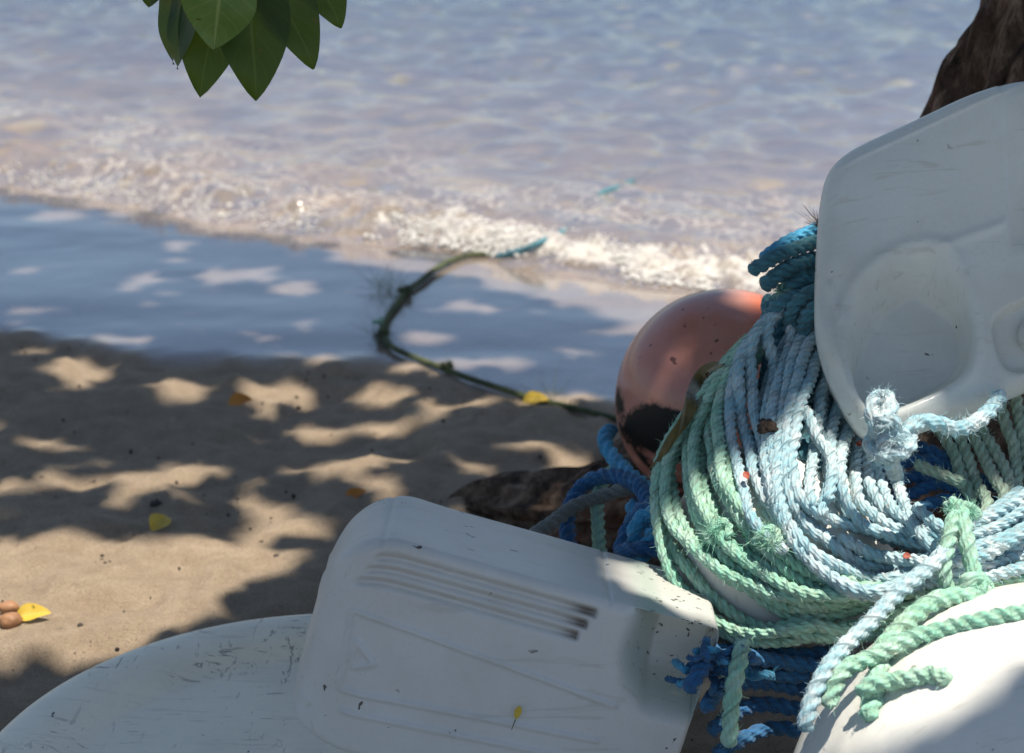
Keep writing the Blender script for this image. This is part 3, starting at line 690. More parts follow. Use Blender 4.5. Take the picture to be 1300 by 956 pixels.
# outer green loops
for p in [
    [(870, 530), (846, 566), (835, 605), (836, 650), (845, 700), (858, 737), (878, 772), (905, 796), (937, 809), (970, 814), (1012, 810), (1050, 802), (1090, 793), (1140, 782), (1200, 772), (1310, 752)],
    [(955, 428), (920, 462), (895, 495), (866, 533), (845, 568), (836, 600), (834, 630), (841, 668), (857, 700), (875, 725), (895, 747), (920, 765), (950, 778), (990, 784), (1030, 780), (1080, 771), (1140, 760), (1200, 752), (1310, 736)],
    [(945, 440), (908, 492), (882, 532), (862, 565), (853, 592), (855, 620), (862, 650), (874, 677), (892, 702), (914, 726), (937, 743), (968, 757), (1000, 768), (1040, 768), (1080, 764), (1140, 750), (1200, 742), (1310, 725)],
    [(950, 432), (910, 480), (888, 515), (876, 545), (873, 575), (875, 600), (881, 632), (892, 660), (908, 683), (925, 710), (945, 727), (977, 745), (1008, 760), (1045, 766), (1100, 757), (1160, 745), (1240, 735)],
    [(915, 500), (900, 540), (890, 593), (895, 622), (905, 648), (915, 675), (935, 698), (965, 718), (1000, 740), (1040, 752), (1090, 752)],
    [(948, 480), (922, 545), (921, 578), (923, 597), (929, 620), (940, 645), (962, 670), (990, 700)],
    [(968, 418), (938, 440), (918, 469), (912, 494), (904, 525), (902, 551), (905, 578), (908, 593), (914, 618), (927, 641), (939, 659), (955, 679), (972, 699), (992, 718), (1012, 735), (1031, 749), (1056, 758), (1100, 760)],
    [(1000, 800), (1040, 806), (1071, 795), (1130, 783), (1190, 772)],
    [(860, 545), (842, 585), (832, 625), (838, 680), (852, 722), (872, 756), (900, 782), (935, 797), (975, 801), (1020, 797), (1070, 788), (1130, 776), (1200, 764), (1310, 746)],
    [(938, 448), (902, 490), (872, 535), (852, 572), (845, 605), (847, 640), (856, 674), (874, 702), (898, 728), (928, 750), (962, 765), (1000, 772), (1050, 768), (1110, 760), (1200, 748), (1310, 732)],
    [(930, 470), (900, 510), (884, 550), (881, 590), (887, 628), (902, 662), (922, 690), (948, 714), (980, 734), (1015, 748), (1060, 756), (1120, 750)],
    [(950, 450), (925, 490), (914, 530), (913, 570), (919, 605), (934, 636), (954, 662), (980, 690), (1010, 714), (1045, 736), (1090, 746)],
]: rope('loop', drape(jit(p, 1.2)), RR * random.uniform(.98, 1.08), 'green', coil_g, 800)
# right-hand olive strands
for p in [
    [(1300, 470), (1291, 501), (1296, 538), (1306, 575), (1308, 620)],
    [(1262, 490), (1272, 518), (1279, 543), (1288, 564), (1292, 585), (1290, 612), (1275, 655)],
    [(1236, 515), (1249, 547), (1262, 570), (1273, 593), (1281, 614), (1280, 650)],
    [(1220, 525), (1234, 549), (1245, 570), (1256, 593), (1268, 614), (1273, 632), (1262, 665)],
    [(1212, 540), (1222, 562), (1230, 589), (1241, 614), (1254, 636), (1250, 665)],
    [(1190, 540), (1203, 562), (1214, 580), (1220, 600), (1236, 640)],
    [(1310, 520), (1316, 560), (1312, 610)],
]: rope('loop', drape(jit(p, 1)), RR * 1.05, 'olive', coil_o, 700)
rope('rope_end', drape([(1160, 588), (1195, 602), (1226, 615)], lift=.012), RR, 'olive', coil_o, 1500)
# blue loops
for p in [
    [(975, 425), (945, 460), (931, 494), (927, 525), (929, 557), (936, 590), (943, 625), (953, 655), (975, 680), (1005, 705)],
    [(985, 405), (958, 427), (945, 448), (939, 469), (939, 494), (941, 521), (945, 546), (952, 572), (957, 597), (964, 616), (972, 634), (986, 656), (1003, 684), (1022, 708), (1045, 728), (1075, 744), (1107, 752), (1140, 748), (1190, 738), (1243, 733), (1282, 725), (1320, 715)],
    [(990, 415), (966, 442), (957, 469), (954, 490), (955, 513), (961, 534), (967, 560), (971, 585), (976, 611), (983, 634), (995, 662), (1008, 686), (1024, 702), (1048, 717), (1080, 728), (1120, 735), (1170, 732), (1243, 722), (1276, 712), (1320, 695)],
    [(1010, 388), (988, 398), (976, 412), (975, 429), (980, 450), (984, 469), (981, 490), (977, 513), (975, 534), (975, 559), (974, 584), (976, 606), (985, 634), (999, 664), (1014, 695), (1031, 714), (1052, 731), (1082, 746), (1107, 751), (1134, 747), (1180, 728), (1240, 710), (1282, 695), (1320, 672)],
    [(1030, 380), (1010, 395), (1006, 412), (1005, 431), (998, 454), (991, 473), (986, 497), (981, 525), (979, 552), (982, 585), (987, 618)],
    [(1048, 392), (1030, 412), (1012, 438), (1004, 463), (1000, 488), (995, 513), (991, 538), (989, 563), (988, 588), (986, 612), (988, 632), (996, 655), (1010, 676), (1025, 695), (1050, 714), (1088, 730), (1130, 735), (1180, 715), (1236, 697), (1276, 678), (1315, 653)],
    [(1055, 412), (1034, 431), (1021, 454), (1012, 484), (1006, 509), (1001, 536), (997, 562), (996, 590), (1000, 620), (1010, 650), (1029, 676), (1050, 693), (1080, 709), (1110, 717), (1140, 720), (1180, 708), (1232, 682), (1270, 661), (1312, 635)],
    [(1060, 440), (1036, 463), (1027, 484), (1021, 505), (1014, 530), (1008, 555), (1004, 580), (1005, 597), (1009, 615), (1020, 635), (1039, 651), (1060, 661), (1084, 670), (1113, 679), (1145, 687), (1180, 690), (1226, 668), (1261, 648), (1305, 618)],
    [(1060, 470), (1043, 500), (1040, 530), (1034, 565), (1031, 594), (1028, 622), (1034, 645)],
    [(1075, 490), (1063, 517), (1058, 546), (1055, 570), (1056, 594), (1052, 618), (1043, 643), (1045, 660)],
    [(1022, 515), (1029, 536), (1038, 555), (1051, 572), (1056, 592), (1055, 615), (1050, 640)],
    [(1085, 520), (1076, 546), (1070, 578), (1069, 605), (1072, 628), (1079, 648), (1094, 666), (1120, 676), (1150, 686), (1190, 696), (1240, 692), (1312, 668)],
    [(1100, 530), (1093, 559), (1087, 585), (1086, 610), (1092, 635), (1109, 654), (1130, 668), (1158, 678), (1192, 684), (1236, 672), (1275, 652), (1312, 628)],
    [(1120, 540), (1107, 565), (1101, 590), (1104, 615), (1116, 638), (1134, 655), (1160, 668), (1200, 674), (1240, 664), (1280, 644), (1312, 622)],
    [(1125, 545), (1113, 570), (1113, 592), (1122, 622), (1134, 647), (1149, 662), (1180, 676), (1220, 682), (1265, 668), (1312, 645)],
    [(1128, 562), (1134, 589), (1140, 614), (1149, 637), (1157, 658), (1168, 678), (1188, 694), (1220, 700), (1260, 690), (1312, 664)],
    [(1160, 645), (1172, 657), (1186, 668), (1206, 676), (1235, 668)],
    [(1063, 678), (1086, 691), (1112, 703), (1150, 712), (1200, 714), (1250, 706), (1312, 684)],
]: rope('loop', drape(jit(p, 1.0)), RR * random.uniform(.98, 1.1), 'blue', coil_b, 600)

# frayed splices on the green loops
def tuft(name, p, R, mat, parent, n=900, ln=.02, bend=.6):
    p = Vector(p); VV, FF = [], []
    for i in range(n):
        d_ = Vector(rng.normal(size=3)); d_.normalize(); d_ = (d_ + nrm * .35).normalized(); ln_ = ln * (.35 + .65 * rng.random()**2)
        s_ = d_.cross(Vector(rng.normal(size=3))).normalized() * .00035
        b = p + d_ * R * rng.random() * .7; l = ln_
        c = Vector(rng.normal(size=3)) * l * bend
        m = b + d_ * l * .5 + c * .3; e = b + d_ * l + c
        k = len(VV); VV += [b - s_, b + s_, m + s_, m - s_, e + s_ * .4, e - s_ * .4]; FF += [(k, k + 1, k + 2, k + 3), (k + 3, k + 2, k + 4, k + 5)]
    V = np.array([v[:] for v in VV]); o = mesh_obj(name, V, np.array(FF), M[mat], parent, smooth=False, uv=np.zeros((len(V), 2)), attrs={'groove': np.zeros(len(V))})
    o['kind'] = 'stuff'; return o
def hgt(px, py):
    h = 0.0
    for _ in range(4):
        u, v = on_plane(px, py, h); i = int((u - U0) / G); j = int((v - V0) / G); h = float(H[min(max(i, 0), NU - 1), min(max(j, 0), NV - 1)])
    return from_plane(*on_plane(px, py, h), h)
for (px, py) in [(908, 678), (922, 668), (962, 682), (980, 690), (900, 690)]:
    tuft('frayed_end', hgt(px, py), .008, 'green', coil_g, 260, .016)
for p in [[(898, 690), (905, 672), (918, 662), (926, 668), (922, 684)], [(955, 694), (968, 676), (982, 672), (988, 684), (980, 698)]]:
    rope('splice', drape(p, .0055, stiff=4), .0055, 'green', coil_g, 2500, flen=.01)

# rope knotted to the upper jug, running off to the right
kn = empty('rope', hgt(1130, 570)); tag(kn, 'frayed pale blue rope knotted at the bottom corner of the upper jug', 'rope')
def P3(lst): return [pt(*p) for p in lst]
rope('strand', P3([(1122, 585, 2.03), (1108, 572, 2.015), (1118, 560, 1.995), (1142, 562, 1.99), (1152, 548, 1.985), (1168, 536, 1.99), (1190, 538, 2.0), (1213, 545, 2.02), (1236, 538, 2.04), (1256, 522, 2.06), (1272, 500, 2.09)]), .0095, 'blue', kn, 2200, flen=.008)
rope('knot', P3([(1105, 540, 1.985), (1122, 530, 1.965), (1135, 538, 1.97), (1130, 552, 1.985), (1112, 552, 1.99), (1106, 566, 1.99), (1124, 578, 1.975), (1148, 572, 1.975), (1156, 558, 1.985), (1140, 550, 1.98), (1120, 560, 1.975), (1130, 585, 1.985), (1138, 605, 2.02)]), .0092, 'blue', kn, 2600, flen=.008)
rope('knot', P3([(1118, 560, 1.98), (1110, 535, 1.975), (1108, 515, 1.98), (1120, 503, 1.985), (1130, 512, 1.975), (1126, 532, 1.965), (1112, 545, 1.97)]), .0095, 'blue', kn, 2600, flen=.008)
tuft('frayed_end', pt(1122, 505, 1.98), .01, 'blue', kn, 400, .007); tuft('frayed_end', pt(1140, 560, 1.97), .012, 'blue', kn, 400, .007)

# green rope tied round the bundle at right, its long tails lying over the white buoy
gt = empty('rope', pt(1230, 760, 1.97)); tag(gt, 'light green rope knotted round the bundle with tails over the sunlit buoy', 'rope')
rope('knot', P3([(1203, 648, 2.02), (1212, 640, 2.0), (1222, 655, 1.98), (1228, 690, 1.965), (1236, 725, 1.955), (1246, 752, 1.95), (1240, 775, 1.955), (1225, 772, 1.96), (1222, 750, 1.955), (1232, 735, 1.945), (1246, 738, 1.96), (1258, 760, 1.98), (1270, 772, 1.99)]), .0092, 'green', gt, 1500)
rope('knot', P3([(1240, 655, 2.03), (1225, 646, 2.0), (1212, 658, 1.98), (1203, 690, 1.965), (1198, 722, 1.96), (1204, 750, 1.965), (1222, 758, 1.97)]), .0088, 'green', gt, 1500)
rope('tail', over_buoy([(1250, 748, 1.97), (1236, 756, 1.95), (1212, 758, 1.94), (1185, 764, 1.93), (1160, 782, 1.92), (1138, 803, 1.905), (1122, 825, 1.89), (1117, 850, 1.87), (1112, 880, 1.85), (1100, 915, 1.83)]), .0112, 'green', gt, 1600, pitch=.05)
rope('tail', over_buoy([(1330, 772, 1.92), (1300, 778, 1.905), (1250, 787, 1.885), (1207, 797, 1.875), (1165, 808, 1.87), (1134, 820, 1.868), (1103, 836, 1.865), (1076, 848, 1.86), (1062, 866, 1.855), (1050, 900, 1.85)]), .0096, 'green', gt, 1600, pitch=.046)
rope('tail', over_buoy([(1088, 882, 1.83), (1110, 868, 1.825), (1145, 863, 1.82), (1182, 857, 1.82), (1206, 862, 1.82)]), .0096, 'green', gt, 1600, pitch=.046)
tuft('frayed_end', pt(1212, 648, 1.99), .008, 'green', gt, 300, .008); tuft('frayed_end', pt(1232, 650, 1.99), .008, 'green', gt, 300, .008)
db = empty('rope', pt(1130, 765, 1.95)); tag(db, 'single pale blue rope crossing diagonally down in front of the coil', 'rope')
rope('strand', over_buoy([(1235, 660, 2.03), (1220, 676, 2.0), (1203, 695, 1.97), (1184, 717, 1.95), (1157, 738, 1.935), (1130, 763, 1.92), (1107, 788, 1.90), (1082, 812, 1.885), (1061, 834, 1.87), (1046, 856, 1.86), (1030, 890, 1.85), (1020, 930, 1.84)]), .0092, 'blue', db, 1400, pitch=.046)

# dark teal rope ends behind the jug at top
te = empty('rope', pt(1000, 350, 2.28)); tag(te, 'dark teal rope ends sticking out beside the upper jug above the buoy', 'rope')
for p, r, m in [([(950, 345, 2.25), (970, 335, 2.25), (990, 324, 2.26), (1032, 309, 2.28), (1075, 298, 2.3)], .0100, 'teal'),
             ([(966, 331, 2.275), (982, 320, 2.28), (1000, 308, 2.29), (1038, 291, 2.31), (1080, 276, 2.33)], .0095, 'sky'),
             ([(967, 367, 2.26), (980, 355, 2.26), (1008, 337, 2.27), (1042, 328, 2.29), (1080, 318, 2.3)], .0110, 'teal'),
             ([(990, 352, 2.29), (1010, 347, 2.28), (1042, 343, 2.3), (1080, 338, 2.3)], .0100, 'teal'),
             ([(988, 368, 2.28), (1005, 364, 2.27), (1020, 358, 2.28), (1050, 352, 2.3)], .0100, 'teal'),
             ([(972, 412, 2.27), (980, 396, 2.25), (994, 384, 2.24), (1015, 378, 2.25), (1050, 372, 2.28)], .0100, 'teal'),
             ([(1003, 420, 2.26), (1004, 400, 2.24), (1012, 384, 2.23), (1030, 372, 2.23), (1060, 366, 2.26)], .0100, 'teal'),
             ([(1018, 430, 2.25), (1022, 408, 2.23), (1034, 392, 2.22), (1060, 380, 2.25)], .0100, 'teal')]:
    rope('strand', P3(p), r, m, te, 900, key='teal' + m, pitch=.036)
tuft('frayed_end', pt(1040, 286, 2.3), .006, 'debris', te, 60, .035, .2)
tuft('frayed_end', pt(991, 370, 2.27), .006, 'green', te, 200, .014)

# ropes at the left of the coil, behind the lower jug
bl = empty('rope', pt(760, 640, 2.42)); tag(bl, 'deep blue rope looping over the root behind the lower jug', 'rope')
rope('loop', P3([(728, 720, 2.36), (722, 690, 2.38), (721, 656, 2.42), (731, 629, 2.45), (748, 611, 2.46), (771, 604, 2.45), (794, 608, 2.42), (813, 619, 2.38), (824, 640, 2.33), (832, 670, 2.3)]), .0112, 'deep', bl, 400)
rope('loop', P3([(777, 545, 2.60), (769, 553, 2.56), (770, 567, 2.53), (781, 583, 2.5), (794, 598, 2.46), (815, 616, 2.41), (826, 634, 2.36)]), .0112, 'sky', bl, 400, key='blsky')
gy_ = empty('rope', pt(740, 640, 2.40)); tag(gy_, 'grey weathered rope leading down behind the lower jug', 'rope')
rope('strand', P3([(650, 700, 2.3), (680, 678, 2.34), (702, 663, 2.37), (731, 642, 2.4), (763, 631, 2.42), (790, 622, 2.42), (812, 616, 2.41)]), .0098, 'grey', gy_, 300)
gl_ = empty('rope', pt(760, 650, 2.45)); tag(gl_, 'thin pale green rope hanging down the root left of the coil', 'rope')
rope('strand', P3([(764, 720, 2.38), (761, 689, 2.41), (759, 656, 2.44), (759, 633, 2.47), (765, 615, 2.49), (776, 598, 2.5), (800, 590, 2.5)]), .0095, 'green', gl_, 400)
bb = empty('rope', pt(815, 680, 2.3)); tag(bb, 'tangled mid blue rope pressed between the coil and the lower jug', 'rope')
for p in [[(786, 705, 2.3), (792, 686, 2.31), (801, 664, 2.32), (814, 648, 2.31), (832, 640, 2.29)], [(806, 712, 2.27), (805, 690, 2.27), (807, 670, 2.27), (818, 655, 2.27), (838, 648, 2.26)],
          [(784, 700, 2.27), (805, 697, 2.25), (830, 698, 2.24), (850, 700, 2.23)], [(815, 715, 2.26), (822, 690, 2.26), (835, 670, 2.25)], [(800, 640, 2.36), (815, 655, 2.33), (830, 680, 2.3)]]:
    rope('strand', P3(p), .0105, 'deep' if random.random() < .6 else 'sky', bb, 700, key='bb')
bt = empty('rope', pt(930, 845, 1.98)); tag(bt, 'frayed blue rope tangle under the lowest green loops', 'rope')
for p in [[(872, 880, 1.97), (886, 856, 1.98), (905, 838, 2.01), (945, 834, 2.06), (1000, 842, 2.08), (1045, 846, 2.08)], [(884, 850, 2.0), (920, 848, 2.05), (970, 856, 2.09), (1030, 858, 2.09)],
          [(895, 900, 2.0), (922, 870, 2.06), (980, 868, 2.1), (1060, 885, 2.1)], [(900, 828, 2.08), (950, 826, 2.1), (1020, 832, 2.1), (1080, 825, 2.1)], [(900, 930, 2.06), (960, 895, 2.1), (1060, 910, 2.1)], [(905, 960, 2.06), (980, 925, 2.1), (1060, 940, 2.1)]]:
    rope('strand', P3(p), .0095, 'deep', bt, 350)
for i in range(16):
    x0, y0 = random.uniform(884, 935), random.uniform(826, 866); pts = [(x0, y0, 1.985 + random.uniform(0, .03))]
    ang = random.uniform(-.6, .6) + (math.pi if random.random() < .3 else 0)
    for j in range(5):
        ang += random.gauss(0, .7); x0 += 11 * math.cos(ang); y0 += 8 * math.sin(ang); pts.append((x0, y0, 1.985 + random.uniform(-.01, .035)))
    rope('unlaid_strand', P3(pts), random.uniform(.003, .0055), 'deep' if i % 3 else 'sky', bt, 500, key='bt' + str(i % 3))
gd = empty('rope', pt(936, 860, 1.96)); tag(gd, 'short green rope hanging straight down below the coil', 'rope')
rope('strand', P3([(944, 815, 2.0), (940, 835, 1.975), (934, 860, 1.965), (928, 900, 1.96), (925, 950, 1.96)]), .0098, 'green', gd, 900)

# mossy line on the beach running out into the sea
def on_sand(px, py, up=.008):
    g = ground(px, py); return Vector((g.x, g.y, float(beach_z(np.array(g.x), np.array(g.y))) + up))
sl = empty('rope', on_sand(600, 480)); tag(sl, 'thin mossy rope curving over the wet sand into the sea', 'rope')
rope('strand', [on_sand(*p) for p in [(850, 556), (800, 548), (770, 541), (735, 532), (700, 524), (660, 513), (620, 500), (590, 490), (560, 478), (530, 466), (505, 455), (491, 444), (486, 430), (492, 412), (503, 396), (515, 378), (533, 364), (552, 348), (575, 335), (605, 327), (640, 327)]], .0066, 'moss', sl, 900, flen=.012)
rope('strand', [ground(*p, z) for p, z in [((630, 326), .005), ((660, 318), .028), ((690, 306), .046), ((720, 290), .03), ((740, 262), .018), ((765, 245), .042), ((785, 238), .046), ((800, 232), .03), ((830, 212), -.03)]], .0075, 'teal', sl, 900, key='wetline', flen=.012)
for (px, py, r) in [(514, 379, .011), (567, 481, .008), (487, 436, .008)]:
    c = on_sand(px, py, .014); P = [c + Vector((math.cos(a) * r, math.sin(a) * r * .8, .006 * math.sin(2 * a))) for a in np.linspace(0, 8, 12)]
    rope('knot', P, .0055, 'moss', sl, 2500, flen=.014)
rope('knot', [on_sand(480, 424, .012) + Vector((math.cos(a) * .008, math.sin(a) * .008, .002 * a)) for a in np.linspace(0, 7, 9)], .005, 'green', sl, 900, key='slg')
for (px, py) in [(500, 370), (480, 372), (500, 385), (478, 440), (700, 520)]:
    tuft('weed_tuft', on_sand(px, py, .004), .03, 'moss', sl, 70, .07, .5)
flush_fuzz()

# ------------------------------------------------------------------ jugs
def rounded_box(size, r, res, rot_disp=None):
    hx, hy, hz = [s_ / 2 for s_ in size]; VV, FF = [], []; off = 0
    for ax in range(3):
        for sg in (-1, 1):
            a, b = [(1, 2), (2, 0), (0, 1)][ax]; hs = (hx, hy, hz)
            na, nb_ = max(8, int(2 * hs[a] / res)), max(8, int(2 * hs[b] / res))
            A, B = np.meshgrid(np.linspace(-hs[a], hs[a], na), np.linspace(-hs[b], hs[b], nb_), indexing='ij')
            P = np.zeros((na, nb_, 3)); P[..., a] = A; P[..., b] = B; P[..., ax] = sg * hs[ax]
            f = grid_faces(na, nb_); f = f if sg > 0 else f[:, ::-1]
            VV.append(P.reshape(-1, 3)); FF.append(f + off); off += na * nb_
    V = np.vstack(VV); inner = np.array([hx - r, hy - r, hz - r]); c = np.clip(V, -inner, inner); d_ = V - c
    n = d_ / (np.linalg.norm(d_, axis=1)[:, None] + 1e-9)
    V = c + n * r
    return V, np.vstack(FF), n
def weld(o, dist=.0004):
    bm = bmesh.new(); bm.from_mesh(o.data); bmesh.ops.remove_doubles(bm, verts=bm.verts, dist=dist); bm.to_mesh(o.data); bm.free()
    o.data.polygons.foreach_set('use_smooth', np.ones(len(o.data.polygons), dtype=bool)); o.data.update()
def seg(p, a, b):
    a, b = np.array(a), np.array(b); ab = b - a; t = np.clip(((p - a) @ ab) / (ab @ ab), 0, 1)
    return np.linalg.norm(p - a - t[:, None] * ab, axis=1)

# lower jug: lying on its side, front panel towards the camera
LX, LY, LZ = .47, .20, .245
V, Fq, n = rounded_box((LX, LY, LZ), .013, .0024)
Rj = CAMROT @ (Matrix.Rotation(math.radians(-16.5), 3, 'Z') @ Matrix.Rotation(math.radians(11), 3, 'X') @ Matrix.Rotation(math.radians(3), 3, 'Y')) @ Matrix(((1, 0, 0), (0, 0, 1), (0, -1, 0)))
# local: x length, -y towards the camera, z up
front = sstep(.5, .95, -n[:, 1]); topm = sstep(.6, .95, n[:, 2])
xz = V[:, [0, 2]]; x_, z_ = V[:, 0], V[:, 2]
disp = np.zeros(len(V))
# three louvre steps below the top edge
env = sstep(-.190, -.184, x_) * (1 - sstep(.050, .054, x_))
for k_, zc in enumerate((.1065, .092, .0775)):
    t = np.clip((zc + .007 - z_) / .012, 0, 1); saw = np.where((z_ < zc + .007) & (z_ > zc - .007), np.minimum(t**1.3, np.clip((z_ - zc + .007) / .002, 0, 1)), 0)
    sh = .006 * k_
    disp -= .0115 * saw * front * sstep(-.192 - sh, -.184 - sh, x_) * (1 - sstep(.048 - sh, .052 - sh, x_))
# raised outline of the slanted label panel and small triangle
def line(a, b, w=.0026, h=.0046):
    return h * np.exp(-(seg(xz, a, b) / w)**2)
emb = np.zeros(len(V))
for a, b in [((-.198, .038), (-.188, -.053)), ((-.198, .038), (.097, .013)), ((-.188, -.053), (.09, -.03)), ((-.183, .004), (-.180, -.024)), ((-.183, .004), (-.160, -.014)), ((-.180, -.024), (-.160, -.014)), ((-.18, -.075), (.10, -.055))]:
    emb = np.maximum(emb, line(a, b))
disp += emb * front
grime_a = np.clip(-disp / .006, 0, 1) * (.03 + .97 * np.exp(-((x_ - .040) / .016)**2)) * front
# seams on top, across the strip
for xs in (-.187, .060):
    disp -= .0022 * np.exp(-((x_ - xs) / .0022)**2) * np.maximum(topm, sstep(.3, .8, n[:, 2]))
# grip recess at the right end of the front
rec = sstep(.078, .132, x_ + .35 * np.clip(.07 - z_, 0, .05) * -1 + .0) * sstep(.005, .060, z_)
disp += .0025 * vnoise(V[:, 0] * 9, V[:, 2] * 9, V[:, 1] * 9)
V = V + n * disp[:, None]
V[:, 1] += .062 * rec * sstep(.2, .7, -n[:, 1])
V[:, 0] = np.where(V[:, 0] < -.19, -.19 + (V[:, 0] + .19) * 1.05, V[:, 0])
V[:, 0] = np.where(V[:, 0] > .12, .12 + (V[:, 0] - .12) * .55, V[:, 0])
tl_ = np.clip((-.158 - V[:, 0]) / .079, 0, 1); tl_ = 1 - np.sqrt(1 - .96 * tl_**2)          # the base end is rounded off
V[:, 2] -= tl_ * np.where(V[:, 2] > 0, 0.085 * sstep(0, .12, V[:, 2]), -.03 * sstep(0, .1, -V[:, 2])); V[:, 1] += .06 * tl_ * np.sign(-V[:, 1]) * sstep(0, .08, np.abs(V[:, 1]))
jc = pt(664, 838, 2.10)
MJ = Matrix.Translation(jc) @ Rj.to_4x4()
jug = empty('jug', jc); tag(jug, 'white plastic jug lying on its side with ribbed front below the coil', 'jug')
W = (np.array(Rj) @ V.T).T + np.array(jc)
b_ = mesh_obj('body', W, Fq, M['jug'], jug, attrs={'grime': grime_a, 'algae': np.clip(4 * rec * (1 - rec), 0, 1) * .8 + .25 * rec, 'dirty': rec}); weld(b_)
def jug_local(x, y, z): return MJ @ Vector((x, y, z))
Mc = MJ @ Matrix.Translation((.175, .05, .03)) @ Matrix.Rotation(math.radians(90), 4, 'Y')
lathe('neck', [(.034, -.01), (.034, .02), (.031, .024), (.031, .03)], M['jug'], jug, Mc, 40)
lathe('cap', [(.037, .022), (.037, .05), (.034, .054), (.0001, .055)], M['float'], jug, Mc, 40)

# upper jug: leaning against the trunk, corner down
D_J = 2.13
outline = [(1090, 184), (1150, 158), (1275, 103), (1345, 92), (1420, 120), (1440, 300), (1425, 440), (1360, 470), (1300, 491), (1215, 524), (1150, 545), (1098, 553), (1072, 520), (1037, 440), (1040, 350), (1050, 250), (1062, 208)]
def chaikin(p, k=3):
    p = np.array(p, float)
    for _ in range(k):
        q = np.roll(p, -1, 0); p = np.stack([.75 * p + .25 * q, .25 * p + .75 * q], 1).reshape(-1, 2)
    return p
ob = chaikin(outline, 3); sc_ = D_J / F_PX
cen = np.array([1235.0, 325.0])
def resample_closed(p, n):
    q = np.vstack([p, p[:1]]); s_ = np.r_[0, np.cumsum(np.linalg.norm(np.diff(q, axis=0), axis=1))]
    t = np.linspace(0, s_[-1], n, endpoint=False); return np.stack([np.interp(t, s_, q[:, 0]), np.interp(t, s_, q[:, 1])], 1)
ob = resample_closed(ob, 260)
loc = (ob - cen) * sc_ * np.array([1, -1.055])               # metres, x right, y up
rings, zz = [], []
RB = .024
radial = np.linalg.norm(loc, axis=1).mean()
for s_ in np.r_[np.linspace(0.004, .86, 70), np.linspace(.865, 1, 22)]:
    rings.append(loc * s_); dist = (1 - s_) * radial
    zz.append(-(RB - math.sqrt(max(RB**2 - max(RB - dist, 0)**2, 0))))
nf_ = len(rings)
back = .17
for t in np.linspace(0.04, 1, 24): rings.append(loc * (1 - .14 * t)); zz.append(-RB - t * back)
for s_ in (.9, .8, .5, .004): rings.append(loc * s_ * .86); zz.append(-RB - back - .02 * (1 - s_ * .9))
V = np.concatenate([np.c_[r_, np.full(len(r_), z0)] for r_, z0 in zip(rings, zz)])
pxy = V[:, :2] * np.array([1, -1 / 1.055]) / sc_ + cen
isf = np.repeat(np.arange(len(rings)) < nf_, 260)
def inpoly_dist(p, poly):
    poly = np.array(poly, float); dmin = np.full(len(p), 1e9); ins = np.zeros(len(p), bool)
    for i in range(len(poly)):
        a, b = poly[i - 1], poly[i]; dmin = np.minimum(dmin, seg(p, a, b))
        c = ((a[1] > p[:, 1]) != (b[1] > p[:, 1])); xi = (b[0] - a[0]) * (p[:, 1] - a[1]) / ((b[1] - a[1]) + 1e-9) + a[0]
        ins ^= c & (p[:, 0] < xi)
    return np.where(ins, dmin, -dmin)
pool = chaikin([(1066, 428), (1084, 372), (1118, 338), (1165, 316), (1205, 318), (1226, 372), (1234, 430), (1226, 466), (1196, 488), (1146, 510), (1108, 522), (1086, 500)], 2)
pdist = inpoly_dist(pxy, pool)
soft = 11 + 45 * (1 - sstep(-60, 40, (pxy[:, 0] - 1150) * .6 + (pxy[:, 1] - 420)))
zoff = -.050 * sstep(0, 1, (pdist + 3) / soft) + .003 * np.exp(-((pdist + 9) / 7)**2)
hand = inpoly_dist(pxy, chaikin([(1254, 402), (1300, 382), (1360, 372), (1380, 430), (1340, 462), (1278, 478), (1258, 450)], 2))
zoff += -.016 * sstep(-2, 8, hand)
zoff += -.004 * sstep(0, 4, pxy[:, 0] - 1284) * (1 - sstep(300, 330, pxy[:, 1])) + .0022 * np.exp(-(np.abs((pxy[:, 1] - (212 - (pxy[:, 0] - 1075) * .44))) / 3.0)**2)
zoff += .003 * np.exp(-((pxy[:, 1] - (318 - (pxy[:, 0] - 1190) * .33)) / 7)**2) * sstep(1180, 1210, pxy[:, 0]) * (1 - sstep(1275, 1285, pxy[:, 0]))
dent = np.exp(-(((pxy[:, 0] - 1068) / 16)**2 + ((pxy[:, 1] - 385) / 42)**2)); zoff += -.009 * dent + .005 * np.exp(-(seg(pxy, (1058, 360), (1070, 400)) / 5)**2)
zoff += .004 * vnoise(V[:, 0] * 11 + 3, V[:, 1] * 11, 0) + .0035 * vnoise(V[:, 0] * 26 + 3, V[:, 1] * 20, 2) * sstep(.1, .5, dent + .25)
V[:, 2] += np.where(isf, zoff, 0)
# front turned a little up and to the left so that the underside shows
Rr = CAMROT @ (Matrix.Rotation(math.radians(-13), 3, 'X') @ Matrix.Rotation(math.radians(-3), 3, 'Y'))
uc = pt(cen[0] - 3, cen[1] - 3, D_J)
ujug = empty('jug', uc); tag(ujug, 'translucent white plastic jug with sunken panel, leaning on the tree trunk above the ropes', 'jug')
W = (np.array(Rr) @ V.T).T + np.array(uc)
mesh_obj('body', W, grid_faces(len(rings), 260, True)[:, ::-1], M['jug2'], ujug)
Mh = Matrix.Translation(uc) @ Rr.to_4x4() @ Matrix.Translation(((1312 - cen[0]) * sc_, -(430 - cen[1]) * sc_, -.016))
lathe('cap', [(.020, -.004), (.020, .012), (.017, .016), (.012, .013), (.0001, .012)], M['jug2'], ujug, Mh, 40)

